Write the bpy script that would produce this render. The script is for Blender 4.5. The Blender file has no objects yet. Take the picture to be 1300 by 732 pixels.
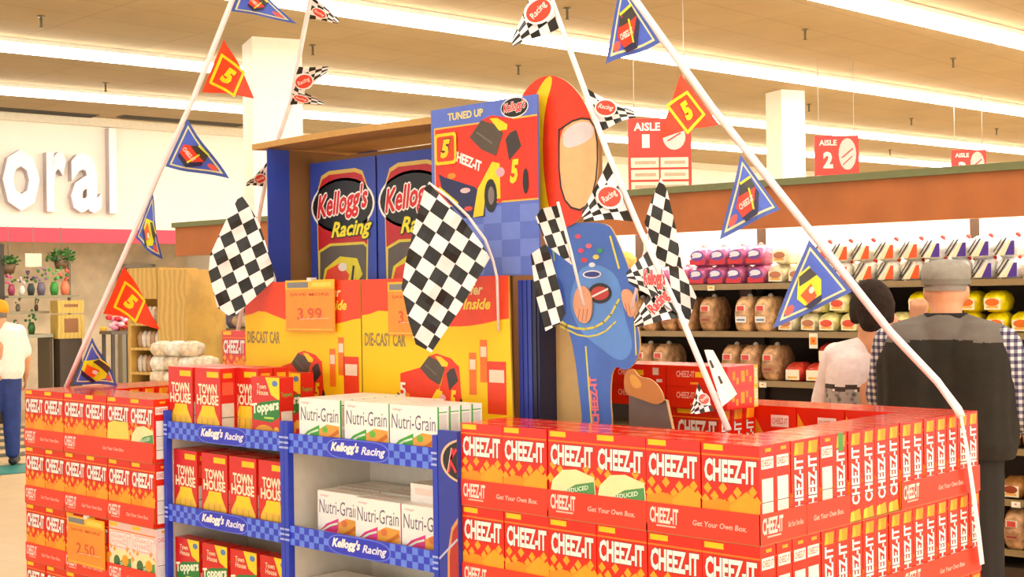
import bpy, bmesh, math, random
from mathutils import Vector, Matrix, noise
random.seed(7)
scene = bpy.context.scene
COL = scene.collection

# ---------------------------------------------------------------- camera
F = 1695.0
CAM = Vector((1.677, -2.529, 1.584))
YAW, PITCH, ROLL = -0.767, 0.0053, -0.0145
fw = Vector((math.sin(YAW)*math.cos(PITCH), math.cos(YAW)*math.cos(PITCH), math.sin(PITCH)))
r0 = Vector((math.cos(YAW), -math.sin(YAW), 0)); u0 = r0.cross(fw)
rt = r0*math.cos(ROLL) + u0*math.sin(ROLL)
up = -r0*math.sin(ROLL) + u0*math.cos(ROLL)
cd = bpy.data.cameras.new('camera'); cam = bpy.data.objects.new('camera', cd); COL.objects.link(cam)
cam.matrix_world = Matrix(((rt.x, up.x, -fw.x, CAM.x), (rt.y, up.y, -fw.y, CAM.y), (rt.z, up.z, -fw.z, CAM.z), (0, 0, 0, 1)))
cd.sensor_width = 36; cd.lens = F/1300*36; cd.clip_start = .05; cd.clip_end = 200
scene.camera = cam

def ray(px, py): return fw + rt*((px-650)/F) - up*((py-366)/F)
def at(px, py, Z): return CAM + ray(px, py)*Z             # survey point at a measured distance
def atp(px, py, ax, val):                                  # survey point on the plane axis = val
    d = ray(px, py); return CAM + d*((val-CAM[ax])/d[ax])

# ---------------------------------------------------------------- light and exposure
scene.view_settings.view_transform = 'Standard'; scene.view_settings.look = 'None'
scene.view_settings.gamma = 1; scene.view_settings.use_curve_mapping = False
scene.view_settings.exposure = 0.85
world = bpy.data.worlds.new('world'); scene.world = world; world.use_nodes = True
bg = world.node_tree.nodes['Background']; bg.inputs[0].default_value = (1, .96, .90, 1); bg.inputs[1].default_value = 1.45
TUBE = 9.0                                                # ceiling tube strength
CANOPY = 16.0
LIGHTS = [((-14.2, 2.0), (-10.2, 28)), ((-11.7, -1.0), (-7.9, 28)), ((-8.25, -2), (-5.3, 27)), ((-4.75, 1), (-3.1, 26)),
          ((-1.5, -4), (-.4, 24)), ((1.7, -6), (2.5, 22)), ((4.8, -8), (5.5, 22))]  # these rows are out of view, continued overhead for light and reflections

# ---------------------------------------------------------------- materials
MATS = {}
def lin(c):
    c = c/255
    return c/12.92 if c <= .04045 else ((c+.055)/1.055)**2.4
def mat(col, rough=.42, var=.05, scale=30, emit=0, bump=0, metal=0, kind=None):
    key = (tuple(col), rough, var, scale, emit, bump, metal, kind)
    if key in MATS: return MATS[key]
    m = bpy.data.materials.new('surface_%d' % len(MATS)); m.use_nodes = True
    nt = m.node_tree; b = nt.nodes['Principled BSDF']
    c = [lin(x) for x in col]
    b.inputs['Roughness'].default_value = rough; b.inputs['Metallic'].default_value = metal
    if emit:
        b.inputs['Base Color'].default_value = (*c, 1)
        b.inputs['Emission Color'].default_value = (*c, 1); b.inputs['Emission Strength'].default_value = emit
        MATS[key] = m; return m
    tc = nt.nodes.new('ShaderNodeTexCoord')
    nz = nt.nodes.new('ShaderNodeTexNoise'); nz.inputs['Scale'].default_value = scale; nz.inputs['Detail'].default_value = 3
    nt.links.new(tc.outputs['Object'], nz.inputs['Vector'])
    rp = nt.nodes.new('ShaderNodeValToRGB'); e = rp.color_ramp.elements
    e[0].position = .3; e[1].position = .7
    e[0].color = (*[max(0, x*(1-var)) for x in c], 1); e[1].color = (*[min(1, x*(1+var)) for x in c], 1)
    nt.links.new(nz.outputs['Fac'], rp.inputs['Fac'])
    out = rp.outputs['Color']
    def lines(sx, sy, width, dark):
        bk = nt.nodes.new('ShaderNodeTexBrick'); bk.offset = 0; bk.inputs['Scale'].default_value = 1
        bk.inputs['Brick Width'].default_value = sx; bk.inputs['Row Height'].default_value = sy
        bk.inputs['Mortar Size'].default_value = width; bk.inputs['Mortar Smooth'].default_value = .4
        bk.inputs['Color1'].default_value = (1, 1, 1, 1); bk.inputs['Color2'].default_value = (.96, .96, .96, 1)
        bk.inputs['Mortar'].default_value = (dark, dark, dark, 1)
        nt.links.new(tc.outputs['Object'], bk.inputs['Vector'])
        mx = nt.nodes.new('ShaderNodeMix'); mx.data_type = 'RGBA'; mx.blend_type = 'MULTIPLY'; mx.inputs[0].default_value = 1
        nt.links.new(out, mx.inputs[6]); nt.links.new(bk.outputs['Color'], mx.inputs[7]); return mx.outputs[2]
    if kind == 'ceiling': out = lines(.6, 1.2, .012, .82)
    if kind == 'floor': out = lines(.3, .3, .004, .8)
    if kind == 'wood':
        wv = nt.nodes.new('ShaderNodeTexWave'); wv.inputs['Scale'].default_value = 6; wv.inputs['Distortion'].default_value = 5
        wv.inputs['Detail'].default_value = 3
        nt.links.new(tc.outputs['Object'], wv.inputs['Vector'])
        mx = nt.nodes.new('ShaderNodeMix'); mx.data_type = 'RGBA'; mx.inputs[6].default_value = (*[x*.85 for x in c], 1); mx.inputs[7].default_value = (*[min(1, x*1.1) for x in c], 1)
        nt.links.new(wv.outputs['Fac'], mx.inputs[0]); out = mx.outputs[2]
    if kind == 'plaid':
        mp = nt.nodes.new('ShaderNodeSeparateXYZ'); nt.links.new(tc.outputs['Object'], mp.inputs[0])
        def band(sock, f):
            a = nt.nodes.new('ShaderNodeMath'); a.operation = 'MULTIPLY'; a.inputs[1].default_value = f; nt.links.new(sock, a.inputs[0])
            s = nt.nodes.new('ShaderNodeMath'); s.operation = 'SINE'; nt.links.new(a.outputs[0], s.inputs[0])
            g = nt.nodes.new('ShaderNodeMath'); g.operation = 'GREATER_THAN'; g.inputs[1].default_value = .0; nt.links.new(s.outputs[0], g.inputs[0]); return g.outputs[0]
        a = band(mp.outputs[0], 260); z = band(mp.outputs[2], 230)
        s = nt.nodes.new('ShaderNodeMath'); s.operation = 'ADD'; nt.links.new(a, s.inputs[0]); nt.links.new(z, s.inputs[1])
        h = nt.nodes.new('ShaderNodeMath'); h.operation = 'MULTIPLY'; h.inputs[1].default_value = .5; nt.links.new(s.outputs[0], h.inputs[0])
        r2 = nt.nodes.new('ShaderNodeValToRGB'); r2.color_ramp.elements[0].color = (.035, .035, .09, 1); r2.color_ramp.elements[1].color = (.75, .72, .68, 1)
        m2 = r2.color_ramp.elements.new(.5); m2.color = (.22, .2, .26, 1)
        nt.links.new(h.outputs[0], r2.inputs[0]); out = r2.outputs[0]
    if kind == 'lace':
        vz = nt.nodes.new('ShaderNodeTexVoronoi'); vz.inputs['Scale'].default_value = 34
        nt.links.new(tc.outputs['Object'], vz.inputs['Vector'])
        r2 = nt.nodes.new('ShaderNodeValToRGB'); r2.color_ramp.elements[0].position = .25; r2.color_ramp.elements[1].position = .5
        r2.color_ramp.elements[0].color = (.12, .11, .1, 1); r2.color_ramp.elements[1].color = (*c, 1)
        nt.links.new(vz.outputs['Distance'], r2.inputs[0]); out = r2.outputs[0]
    nt.links.new(out, b.inputs['Base Color'])
    if bump:
        bp = nt.nodes.new('ShaderNodeBump'); bp.inputs['Strength'].default_value = bump; bp.inputs['Distance'].default_value = .01
        n2 = nt.nodes.new('ShaderNodeTexNoise'); n2.inputs['Scale'].default_value = scale*1.7
        nt.links.new(tc.outputs['Object'], n2.inputs['Vector']); nt.links.new(n2.outputs['Fac'], bp.inputs['Height']); nt.links.new(bp.outputs[0], b.inputs['Normal'])
    MATS[key] = m; return m
def film(col=(235, 225, 205)):                             # clear bread bag film
    m = mat(col, rough=.22, var=.3, scale=25, bump=.5); return m

# ---------------------------------------------------------------- mesh collector
class Geo:
    def __init__(s): s.v = []; s.f = []; s.m = []; s.sm = []; s.mats = []
    def mi(s, m):
        if isinstance(m, tuple): m = mat(m)
        if m not in s.mats: s.mats.append(m)
        return s.mats.index(m)
    def face(s, pts, m, smooth=False):
        k = len(s.v); s.v += [tuple(p) for p in pts]; s.f.append(tuple(range(k, k+len(pts)))); s.m.append(s.mi(m)); s.sm.append(smooth)
    def mesh(s, vs, fs, m, smooth=False):
        k = len(s.v); s.v += [tuple(p) for p in vs]; i = s.mi(m)
        for f in fs: s.f.append(tuple(k+j for j in f)); s.m.append(i); s.sm.append(smooth)
    def box(s, x0, x1, y0, y1, z0, z1, m, top=None, T=None):
        vs = [Vector(p) for p in ((x0,y0,z0),(x1,y0,z0),(x1,y1,z0),(x0,y1,z0),(x0,y0,z1),(x1,y0,z1),(x1,y1,z1),(x0,y1,z1))]
        if T: vs = [T@v for v in vs]
        s.mesh(vs, [(0,3,2,1),(0,1,5,4),(1,2,6,5),(2,3,7,6),(3,0,4,7)], m); s.mesh([vs[4],vs[5],vs[6],vs[7]], [(0,1,2,3)], top or m)
    def bar(s, a, b, w, h, m):                             # square bar between two points
        a, b = Vector(a), Vector(b); d = (b-a).normalized(); x = d.cross(Vector((0,0,1)))
        if x.length < .01: x = Vector((1,0,0))
        x.normalize(); y = d.cross(x)
        q = [(-w/2,-h/2),(w/2,-h/2),(w/2,h/2),(-w/2,h/2)]
        vs = [a+x*i+y*j for i,j in q]+[b+x*i+y*j for i,j in q]
        s.mesh(vs, [(0,1,5,4),(1,2,6,5),(2,3,7,6),(3,0,4,7),(0,3,2,1),(4,5,6,7)], m)
    def tube(s, pts, r, m, n=8):
        pts = [Vector(p) for p in pts]; rs = r if isinstance(r, (list, tuple)) else [r]*len(pts); vs = []; fs = []
        for i, p in enumerate(pts):
            d = (pts[min(i+1, len(pts)-1)]-pts[max(i-1, 0)]).normalized()
            x = d.cross(Vector((.13, .2, 1))); x = x.normalized() if x.length > .01 else Vector((1,0,0)); y = d.cross(x)
            vs += [p+(x*math.cos(2*math.pi*k/n)+y*math.sin(2*math.pi*k/n))*rs[i] for k in range(n)]
        for i in range(len(pts)-1):
            for k in range(n): fs.append((i*n+k, i*n+(k+1)%n, (i+1)*n+(k+1)%n, (i+1)*n+k))
        fs += [tuple(range(n-1, -1, -1)), tuple((len(pts)-1)*n+k for k in range(n))]
        s.mesh(vs, fs, m, True)
    def loft(s, rings, m, n=20, caps=True):                # rings: (centre, xvec, yvec)
        vs = []; fs = []
        for c, x, y in rings:
            c, x, y = Vector(c), Vector(x), Vector(y)
            vs += [c+x*math.cos(2*math.pi*k/n)+y*math.sin(2*math.pi*k/n) for k in range(n)]
        for i in range(len(rings)-1):
            for k in range(n): fs.append((i*n+k, i*n+(k+1)%n, (i+1)*n+(k+1)%n, (i+1)*n+k))
        if caps: fs += [tuple(range(n-1, -1, -1)), tuple((len(rings)-1)*n+k for k in range(n))]
        s.mesh(vs, fs, m, True)
    def ell(s, c, r, m, M3=None, n=16, k=10):
        rings = []; vs = []; fs = []; c = Vector(c)
        for i in range(k+1):
            t = math.pi*i/k
            for j in range(n):
                a = 2*math.pi*j/n; p = Vector((r[0]*math.sin(t)*math.cos(a), r[1]*math.sin(t)*math.sin(a), r[2]*math.cos(t)))
                if M3: p = M3@p
                vs.append(c+p)
        for i in range(k):
            for j in range(n): fs.append((i*n+j, i*n+(j+1)%n, (i+1)*n+(j+1)%n, (i+1)*n+j))
        s.mesh(vs, fs, m, True)
    def cap(s, p0, ra, p1, rb, m, n=14):                   # tapered capsule
        p0, p1 = Vector(p0), Vector(p1); d = (p1-p0).normalized(); x = d.orthogonal().normalized(); y = d.cross(x); R = []
        for t in (-1, -.85, -.5, 0): q = math.sqrt(max(0, 1-t*t)); R.append((p0+d*t*ra, x*max(q, .01)*ra, y*max(q, .01)*ra))
        for t in (0, .5, .85, 1): q = math.sqrt(max(0, 1-t*t)); R.append((p1+d*t*rb, x*max(q, .01)*rb, y*max(q, .01)*rb))
        s.loft(R, m, n)
    def data(s, name):
        me = bpy.data.meshes.new(name); me.from_pydata(s.v, [], s.f)
        for m in s.mats: me.materials.append(m)
        me.polygons.foreach_set('material_index', s.m); me.polygons.foreach_set('use_smooth', s.sm); me.update(); return me
    def build(s, name, parent=None, loc=None):
        o = bpy.data.objects.new(name, s.data(name)); COL.objects.link(o)
        if loc is not None: o.location = loc
        if parent: o.parent = parent
        return o

class Art:
    """flat print on a surface: 2D coordinates in metres, layers lifted a fraction of a millimetre"""
    def __init__(s, geo, O, X, Y, eps=.0004, base=0):
        s.g = geo; s.O = Vector(O); s.X = Vector(X).normalized(); s.Y = Vector(Y).normalized(); s.N = s.X.cross(s.Y); s.e = eps; s.A = (1,0,0,1,0,0); s.L = base
    def sub(s, x, y, sx=1, sy=None, rot=0, L=0):
        sy = sx if sy is None else sy; c, n = math.cos(rot), math.sin(rot); a, b, cc, d, e, f = s.A
        m = (c*sx, n*sx, -n*sy, c*sy, x, y); t = Art(s.g, s.O, s.X, s.Y, s.e, s.L+L)
        t.A = (a*m[0]+cc*m[1], b*m[0]+d*m[1], a*m[2]+cc*m[3], b*m[2]+d*m[3], a*m[4]+cc*m[5]+e, b*m[4]+d*m[5]+f); return t
    def P(s, x, y, L):
        a, b, c, d, e, f = s.A; return s.O+s.X*(a*x+c*y+e)+s.Y*(b*x+d*y+f)+s.N*s.e*(s.L+L)
    def poly(s, pts, col, L=1): s.g.face([s.P(x, y, L) for x, y in pts], col)
    def rect(s, x0, y0, x1, y1, col, L=1): s.poly([(x0,y0),(x1,y0),(x1,y1),(x0,y1)], col, L)
    def oval(s, x, y, rx, ry, col, L=1, n=20): s.poly([(x+rx*math.cos(2*math.pi*k/n), y+ry*math.sin(2*math.pi*k/n)) for k in range(n)], col, L)
    def line(s, pts, w, col, L=1):
        for (ax, ay), (bx, by) in zip(pts, pts[1:]):
            d = math.hypot(bx-ax, by-ay) or 1; nx, ny = -(by-ay)/d*w/2, (bx-ax)/d*w/2; ex, ey = (bx-ax)/d*w*.3, (by-ay)/d*w*.3
            s.poly([(ax-ex+nx, ay-ey+ny), (ax-ex-nx, ay-ey-ny), (bx+ex-nx, by+ey-ny), (bx+ex+nx, by+ey+ny)], col, L)
    def text(s, t, x, y, w, h, col, L=1, shear=0, bold=.02, rot=0, outline=None, ow=.05):
        """t fitted into a w by h rectangle centred on x, y"""
        if outline is not None: s.text(t, x, y, w, h, outline, L, shear, bold+ow, rot, fit=(t, shear, bold)) if False else s._text(t, x, y, w, h, outline, L, shear, bold+ow, rot, bold); L += 1
        s._text(t, x, y, w, h, col, L, shear, bold, rot, bold)
    def _text(s, t, x, y, w, h, col, L, shear, bold, rot, fitbold):
        vs, fs = glyphs(t, shear, bold); fv, _ = glyphs(t, shear, fitbold)
        x0 = min(p[0] for p in fv); x1 = max(p[0] for p in fv); y0 = min(p[1] for p in fv); y1 = max(p[1] for p in fv)
        kx, ky = w/(x1-x0), h/(y1-y0); c, n = math.cos(rot), math.sin(rot); out = []
        for p in vs:
            a, b = (p[0]-(x0+x1)/2)*kx, (p[1]-(y0+y1)/2)*ky
            out.append(s.P(x+a*c-b*n, y+a*n+b*c, L+p[2]))
        s.g.mesh(out, fs, col)
GL = {}
def glyphs(t, shear, bold):
    k = (t, shear, bold)
    if k not in GL and bold > 0 and 'g' in t:               # letters with tails: thicken by stamping
        v0, f0 = glyphs(t, shear, 0); vs, fs = [], []
        for q in range(8):
            dx, dy = bold*math.cos(q*math.pi/4), bold*math.sin(q*math.pi/4); n = len(vs)
            vs += [(x+dx, y+dy, z+q*.1) for x, y, z in v0]; fs += [tuple(i+n for i in f) for f in f0]
        GL[k] = (vs, fs)
    if k not in GL:
        cu = bpy.data.curves.new('t', 'FONT'); cu.body = t; cu.size = 1; cu.shear = shear; cu.offset = bold; cu.resolution_u = 2; cu.fill_mode = 'FRONT'
        o = bpy.data.objects.new('t', cu); COL.objects.link(o); dg = bpy.context.evaluated_depsgraph_get(); e = o.evaluated_get(dg); me = e.to_mesh()
        GL[k] = ([tuple(v.co) for v in me.vertices], [tuple(p.vertices) for p in me.polygons]); e.to_mesh_clear()
        bpy.data.objects.remove(o); bpy.data.curves.remove(cu)
    return GL[k]

# ---------------------------------------------------------------- object helpers
def tag(o, label=None, cat=None, group=None, kind=None):
    if label: o['label'] = label
    if cat: o['category'] = cat
    if group: o['group'] = group
    if kind: o['kind'] = kind
    return o
def thing(name, label, cat, loc=(0,0,0), rz=0, group=None):
    o = bpy.data.objects.new(name, None); COL.objects.link(o); o.empty_display_size = .05
    o.location = loc; o.rotation_euler = (0, 0, rz); return tag(o, label, cat, group)
def copy_tree(o, parent=None):
    c = o.copy(); COL.objects.link(c); c.parent = parent
    for ch in list(o.children): copy_tree(ch, c)
    return c
def struct(g, name, parent=None):
    o = g.build(name, parent)
    if parent is None: o['kind'] = 'structure'
    return o
NTH = ['', 'first', 'second', 'third', 'fourth', 'fifth', 'sixth', 'seventh', 'eighth', 'ninth', 'tenth', 'eleventh', 'twelfth', 'thirteenth', 'fourteenth', 'fifteenth', 'sixteenth', 'seventeenth', 'eighteenth', 'nineteenth', 'twentieth']
LAYER = ['top', 'second', 'third', 'fourth', 'fifth', 'bottom']

# colours
RED = (228, 34, 3); DRED = (196, 20, 6); ORG = (255, 146, 6); ORG2 = (255, 165, 20); YEL = (255, 205, 0); WHT = (250, 246, 238); BLK = (22, 22, 20)
BLU = (38, 62, 190); LBLU = (98, 135, 240); DBLU = (28, 42, 130); GRN = (40, 140, 45); CREAM = (250, 228, 170); TAN = (196, 150, 88); GRY = (120, 116, 108)

# ================================================================ SETTING
g = Geo(); g.face([(-24,-12,0),(10,-12,0),(10,31,0),(-24,31,0)], mat((226,196,150), rough=.35, var=.06, scale=3, kind='floor'))
struct(g, 'floor')
g = Geo(); g.box(-24, 10, -12, 31, 4.2, 4.3, mat((182,160,120), rough=.9, var=.06, scale=1.2, kind='ceiling')); struct(g, 'ceiling')
D = Vector((.12, .993, 0)).normalized(); ND = Vector((.993, -.12, 0)).normalized()     # along the shop, and away from the left wall
WL = Vector((-15.95, 6.0, 0))
ANG = math.atan2(D.y, D.x)
def wallbox(g, s0, s1, d0, d1, z0, z1, m):                 # s along the wall, d out of the wall into the shop
    vs = [WL+D*s+ND*d+Vector((0,0,z)) for z in (z0, z1) for s, d in ((s0,d0),(s1,d0),(s1,d1),(s0,d1))]
    g.mesh(vs, [(0,3,2,1),(0,1,5,4),(1,2,6,5),(2,3,7,6),(3,0,4,7),(4,5,6,7)], m)
WALLW = mat((246,240,226), rough=.7, var=.02, scale=2)
g = Geo(); wallbox(g, -16, 24, -.25, 0, 2.62, 4.2, WALLW); wallbox(g, 3.2, 24, -.25, 0, 0, 2.62, WALLW); struct(g, 'wall_left')
g = Geo(); wallbox(g, -16, 3.2, -1.65, -1.5, 0, 2.62, mat((218,200,168), rough=.8, var=.12, scale=5, bump=.2)); wallbox(g, 3.2, 3.35, -1.65, -.25, 0, 2.62, WALLW)
wallbox(g, -16, 3.2, -1.5, -.25, 2.6, 2.7, WALLW); struct(g, 'wall_left_recess')
g = Geo(); wallbox(g, -16, 3.35, -.02, .05, 2.42, 2.62, mat((232,70,92), rough=.5, var=.02)); struct(g, 'trim_1')
g = Geo(); wallbox(g, -16, 24, 0, .1, 4.08, 4.2, mat((250,240,215), rough=.6)); struct(g, 'trim_2')
g = Geo(); g.box(-24, 10, 30, 30.2, 0, 4.2, WALLW); struct(g, 'wall_back')
# teal strip let into the floor and darker tile bands in front of the flower shop
g = Geo()
a = [atp(0,583,2,0), atp(40,583,2,0), atp(40,606,2,0), atp(0,606,2,0)]
dirv = D
c0 = atp(20,594,2,0)
g.mesh([c0+dirv*s+ND*d+Vector((0,0,.004)) for s,d in ((-14,-.3),(14,-.3),(14,.42),(-14,.42))], [(0,1,2,3)], mat((70,150,140), rough=.35, var=.05)); struct(g, 'trim_3')
for i in range(5):
    g = Geo(); d = -1.0-.75*i
    g.mesh([c0+dirv*s+ND*q+Vector((0,0,.004)) for s,q in ((-14,d-.33),(14,d-.33),(14,d),(-14,d))], [(0,1,2,3)], mat((92,96,92), rough=.35, var=.05)); struct(g, 'trim_%d' % (4+i))

# ceiling tubes in long rows
for i, (a, b) in enumerate(LIGHTS):
    A, B = Vector((*a, 0)), Vector((*b, 0)); L = (B-A).length; rz = math.atan2(B.y-A.y, B.x-A.x)
    t = thing('ceiling_light', 'long white fluorescent ceiling light row, %s counted from the flower shop wall' % NTH[i+1], 'ceiling light', (A.x, A.y, 4.2), rz, 'fluorescent light rows under the ceiling')
    g = Geo(); g.box(0, L, -.13, .13, -.045, 0, (250,248,240)); g.build('housing', t)
    g = Geo(); g.box(0, L, -.11, .11, -.11, -.046, mat((255,250,238), emit=TUBE)); g.build('diffuser', t)

# sprinklers
for i, (px, py) in enumerate([(52,20),(134,105),(397,57),(658,83),(1022,37),(1210,74),(1027,132),(1157,150),(1265,163),(1130,190),(720,10),(1180,118)]):
    p = atp(px, py, 2, 4.2)
    side = 'near the flower shop wall' if px < 300 else ('above the display' if px < 1000 else 'above the bread aisle')
    t = thing('sprinkler', 'small ceiling sprinkler head %s, %s from the left' % (side, NTH[{52:1,134:2,397:1,658:2,720:3,1022:1,1027:2,1130:3,1157:4,1180:5,1210:6,1265:7}[px]]), 'sprinkler', (p.x, p.y, 4.2), 0, 'sprinklers in the ceiling')
    g = Geo(); g.tube([(0,0,0),(0,0,-.012)], .035, (120,105,70), 10); g.build('plate', t)
    g = Geo(); g.tube([(0,0,-.012),(0,0,-.10)], .012, (110,95,60), 8); g.tube([(0,0,-.10),(0,0,-.106)], .02, (110,95,60), 8); g.build('head', t)
for i, (px, py, l) in enumerate([(45,141,1.7),(232,153,1.9)]):
    p = atp(px, py, 2, 4.2)
    t = thing('ceiling_vent', ['dark slotted air vent in the ceiling, above the flower shop lettering', 'dark slotted air vent in the ceiling, beside the white column'][i], 'air vent', (p.x, p.y, 4.2), ANG, 'ceiling air vents')
    g = Geo(); g.box(-l/2, l/2, -.13, .13, -.012, 0, (90,78,55)); g.build('frame', t)
    g = Geo()
    for k in range(5): g.box(-l/2+.03, l/2-.03, -.11+.05*k, -.095+.05*k, -.022, -.012, (60,50,35))
    o = g.build('slats', t); o['kind'] = 'stuff'

# columns
for i, (px, Z, w, lab) in enumerate([(346, 13.6, .50, 'square white column left of the display top'), (997, 17.5, .36, 'square white column beyond the bread aisle')]):
    p = at(px, 150, Z)
    t = thing('column', lab, 'column', (p.x, p.y, 0), ANG-math.pi/4+.5, None)
    g = Geo(); g.box(-w/2, w/2, -w/2, w/2, 0, 4.198, mat((250,242,222), rough=.6, var=.02)); g.build('shaft', t)
    g = Geo(); g.box(-w/2-.03, w/2+.03, -w/2-.03, w/2+.03, 0, .15, mat((150,140,120))); g.build('base', t)

# flower shop lettering, white letters standing off the wall
def letters3d(ch, s, w, h, z, idx):
    vs, fs = glyphs(ch, 0, .03); x0 = min(v[0] for v in vs); x1 = max(v[0] for v in vs); y0 = min(v[1] for v in vs); y1 = max(v[1] for v in vs)
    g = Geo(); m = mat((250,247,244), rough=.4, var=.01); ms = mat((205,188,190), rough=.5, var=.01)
    top = [WL+D*(s+(v[0]-x0)/(x1-x0)*w)+ND*.14+Vector((0,0,z+(v[1]-y0)/(y1-y0)*h)) for v in vs]
    bot = [WL+D*(s+(v[0]-x0)/(x1-x0)*w)+ND*.002+Vector((0,0,z+(v[1]-y0)/(y1-y0)*h)) for v in vs]
    g.mesh(top, fs, m)
    ed = {}
    for f in fs:
        for a, b in zip(f, f[1:]+f[:1]):
            ed[(a, b)] = ed.get((a, b), 0)+1
    for (a, b) in ed:
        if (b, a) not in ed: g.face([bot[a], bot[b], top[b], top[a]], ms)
    return g
sg = thing('shop_sign', 'large raised white letters reading Floral on the white wall', 'sign', WL+D*0+Vector((0,0,3)), 0)
for ch, s, w, h in (('F', -1.02, .42, 1.2), ('l', -.48, .11, 1.22), ('o', -.26, .50, .84), ('r', .34, .28, .84), ('a', .68, .44, .84), ('l', 1.24, .11, 1.22)):
    o = letters3d(ch, s, w, h, 2.84, 0).build('letter', sg); o.location = -sg.location

# ================================================================ BREAD AISLE
W0 = Vector((-2.0, 4.06, 0)); WD = Vector((-.9956, -.0936, 0)).normalized(); WN = Vector((.0936, -.9956, 0)).normalized()
WA = math.atan2(-WD.y, -WD.x)                              # local +x runs to the right along the shelves
def Wp(s, dn, z): return W0+WD*s+WN*dn+Vector((0,0,z))
def wbox(g, s0, s1, d0, d1, z0, z1, m):                    # in a frame whose origin is W0: x = -s, y = -dn
    g.box(-s1, -s0, -d1, -d0, z0, z1, m)
gon = thing('bread_gondola', 'long bread aisle shelving with brown header and dark lower shelves', 'shelving', W0, WA)
S1, S0 = 6.02, -3.2; SL = 5.7
DARK = mat((66,46,26), rough=.7, var=.1, scale=6); SHELF = mat((120,96,62), rough=.5, var=.05)
g = Geo(); wbox(g, S0, 4.6, -.52, -.47, 0, 1.6, DARK); g.build('back_panel', gon); g = Geo(); wbox(g, 4.6, SL, -.52, -.47, 0, 1.6, mat((240,226,204), rough=.6)); g.build('back_panel', gon)
g = Geo(); wbox(g, S0, S1, -.52, -.47, 1.6, 2.2, mat((252,248,236), rough=.6, var=.02)); g.build('back_panel', gon)
g = Geo(); wbox(g, S0, SL, -.47, 0, 0, .16, DARK); g.build('plinth', gon)
ZS = [1.63, 1.353, 1.07, .765, .505, .25]
for z in ZS:
    g = Geo(); wbox(g, S0, SL, -.47, 0, z-.022, z, SHELF); sh = g.build('shelf', gon)
    g = Geo(); wbox(g, S0, SL, 0, .008, z-.03, z+.004, mat((150,126,84), rough=.4)); g.build('price_rail', sh)
for s in (SL-.03, 4.6, 3.1, 1.75, .86, -.45, -1.7, -3.1):
    g = Geo(); wbox(g, s-.02, s+.02, -.47, -.43, .16, 2.2, DARK); g.build('upright', gon)
    if s > 1: continue
g = Geo(); wbox(g, .82, .90, -.30, -.24, 1.353, 1.61, mat((84,52,26), rough=.5)); g.build('divider', gon)
g = Geo(); wbox(g, S0, S1, -.06, 0, 1.95, 2.185, mat((178,104,50), rough=.6, var=.12, scale=4)); hd = g.build('header', gon)
g = Geo(); wbox(g, S0, S1+.01, -.08, .03, 2.185, 2.225, mat((112,116,70), rough=.4)); g.build('header_rim', gon)
g = Geo(); wbox(g, S0, S1, -.47, -.06, 2.16, 2.18, mat((240,235,220))); g.build('canopy', gon)
g = Geo(); wbox(g, S0+.1, S1-.1, -.20, -.14, 2.09, 2.13, mat((255,248,232), emit=CANOPY)); lt = g.build('light_tube', gon)
g = Geo(); wbox(g, S0+.1, S1-.1, -.22, -.12, 2.13, 2.16, (235,232,225)); g.build('light_housing', lt)

# ---- packages: built once per look, copied along the shelves
def pillow(w, d, h, m, pinch=.3, n=6, seed=0, rp=.28):
    """soft rounded bag, standing, base at z = 0"""
    g = Geo(); rings = []; N = 14
    for i in range(n+1):
        t = i/n; k = math.sin(math.pi*min(max(t*.9+.07, 0), 1))**rp
        top = 1 if t < .8 else 1-pinch*(t-.8)/.2
        ring = []
        for j in range(N):
            a = 2*math.pi*j/N; c, s_ = math.cos(a), math.sin(a)
            x = abs(c)**.4*(1 if c > 0 else -1)*w/2; y = abs(s_)**.4*(1 if s_ > 0 else -1)*d/2
            q = 1+.05*noise.noise(Vector((x*30+seed, y*30, t*5)))
            ring.append(Vector((x*k*q, y*k*q*top, t*h)))
        rings.append(ring)
    vs = [p for r in rings for p in r]; fs = []
    for i in range(n):
        for j in range(N): fs.append((i*N+j, i*N+(j+1)%N, (i+1)*N+(j+1)%N, (i+1)*N+j))
    fs += [tuple(range(N-1, -1, -1)), tuple(n*N+j for j in range(N))]
    g.mesh(vs, fs, m, True); return g
def pack_art(g, w, d, h): return Art(g, (0, -d/2*1.03-.001, 0), (1,0,0), (0,0,1), .001)
def tie(g, x, z, col): g.ell((x, -.01, z), (.016, .02, .018), col, n=8, k=5)
def mk_bun(cols):                                          # sliced bun packs with diagonal stripes
    base, lo, kn = cols; w, d, h = .122, .2, .118; g = pillow(w, d, h, film(base), .2); A = pack_art(g, w, d, h)
    A.poly([(.0,.012),(.05,.012),(.052,.085),(.035,.085)], lo); A.poly([(-.05,.01),(.0,.01),(.035,.085),(.02,.085)], (250,235,190))
    A.line([(-.045,.015),(.01,.1)], .008, (60,50,45), 2); A.line([(-.03,.012),(.03,.1)], .006, (250,250,245), 3); A.line([(-.055,.03),(-.01,.1)], .006, (70,70,60), 2)
    tie(g, .035, h*.97, kn); return g
def mk_swirl():                                            # purple and red packs
    w, d, h = .118, .2, .115; g = pillow(w, d, h, film((196,104,146)), .2); A = pack_art(g, w, d, h)
    A.rect(-.05, .008, .05, .04, (205,40,50)); A.oval(0, .06, .045, .03, (110,70,160), 2); A.oval(0, .066, .034, .016, (235,225,240), 3); A.line([(-.03,.05),(.03,.06)], .006, (250,240,240), 4)
    tie(g, .0, h*.98, (240,120,110)); return g
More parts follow.
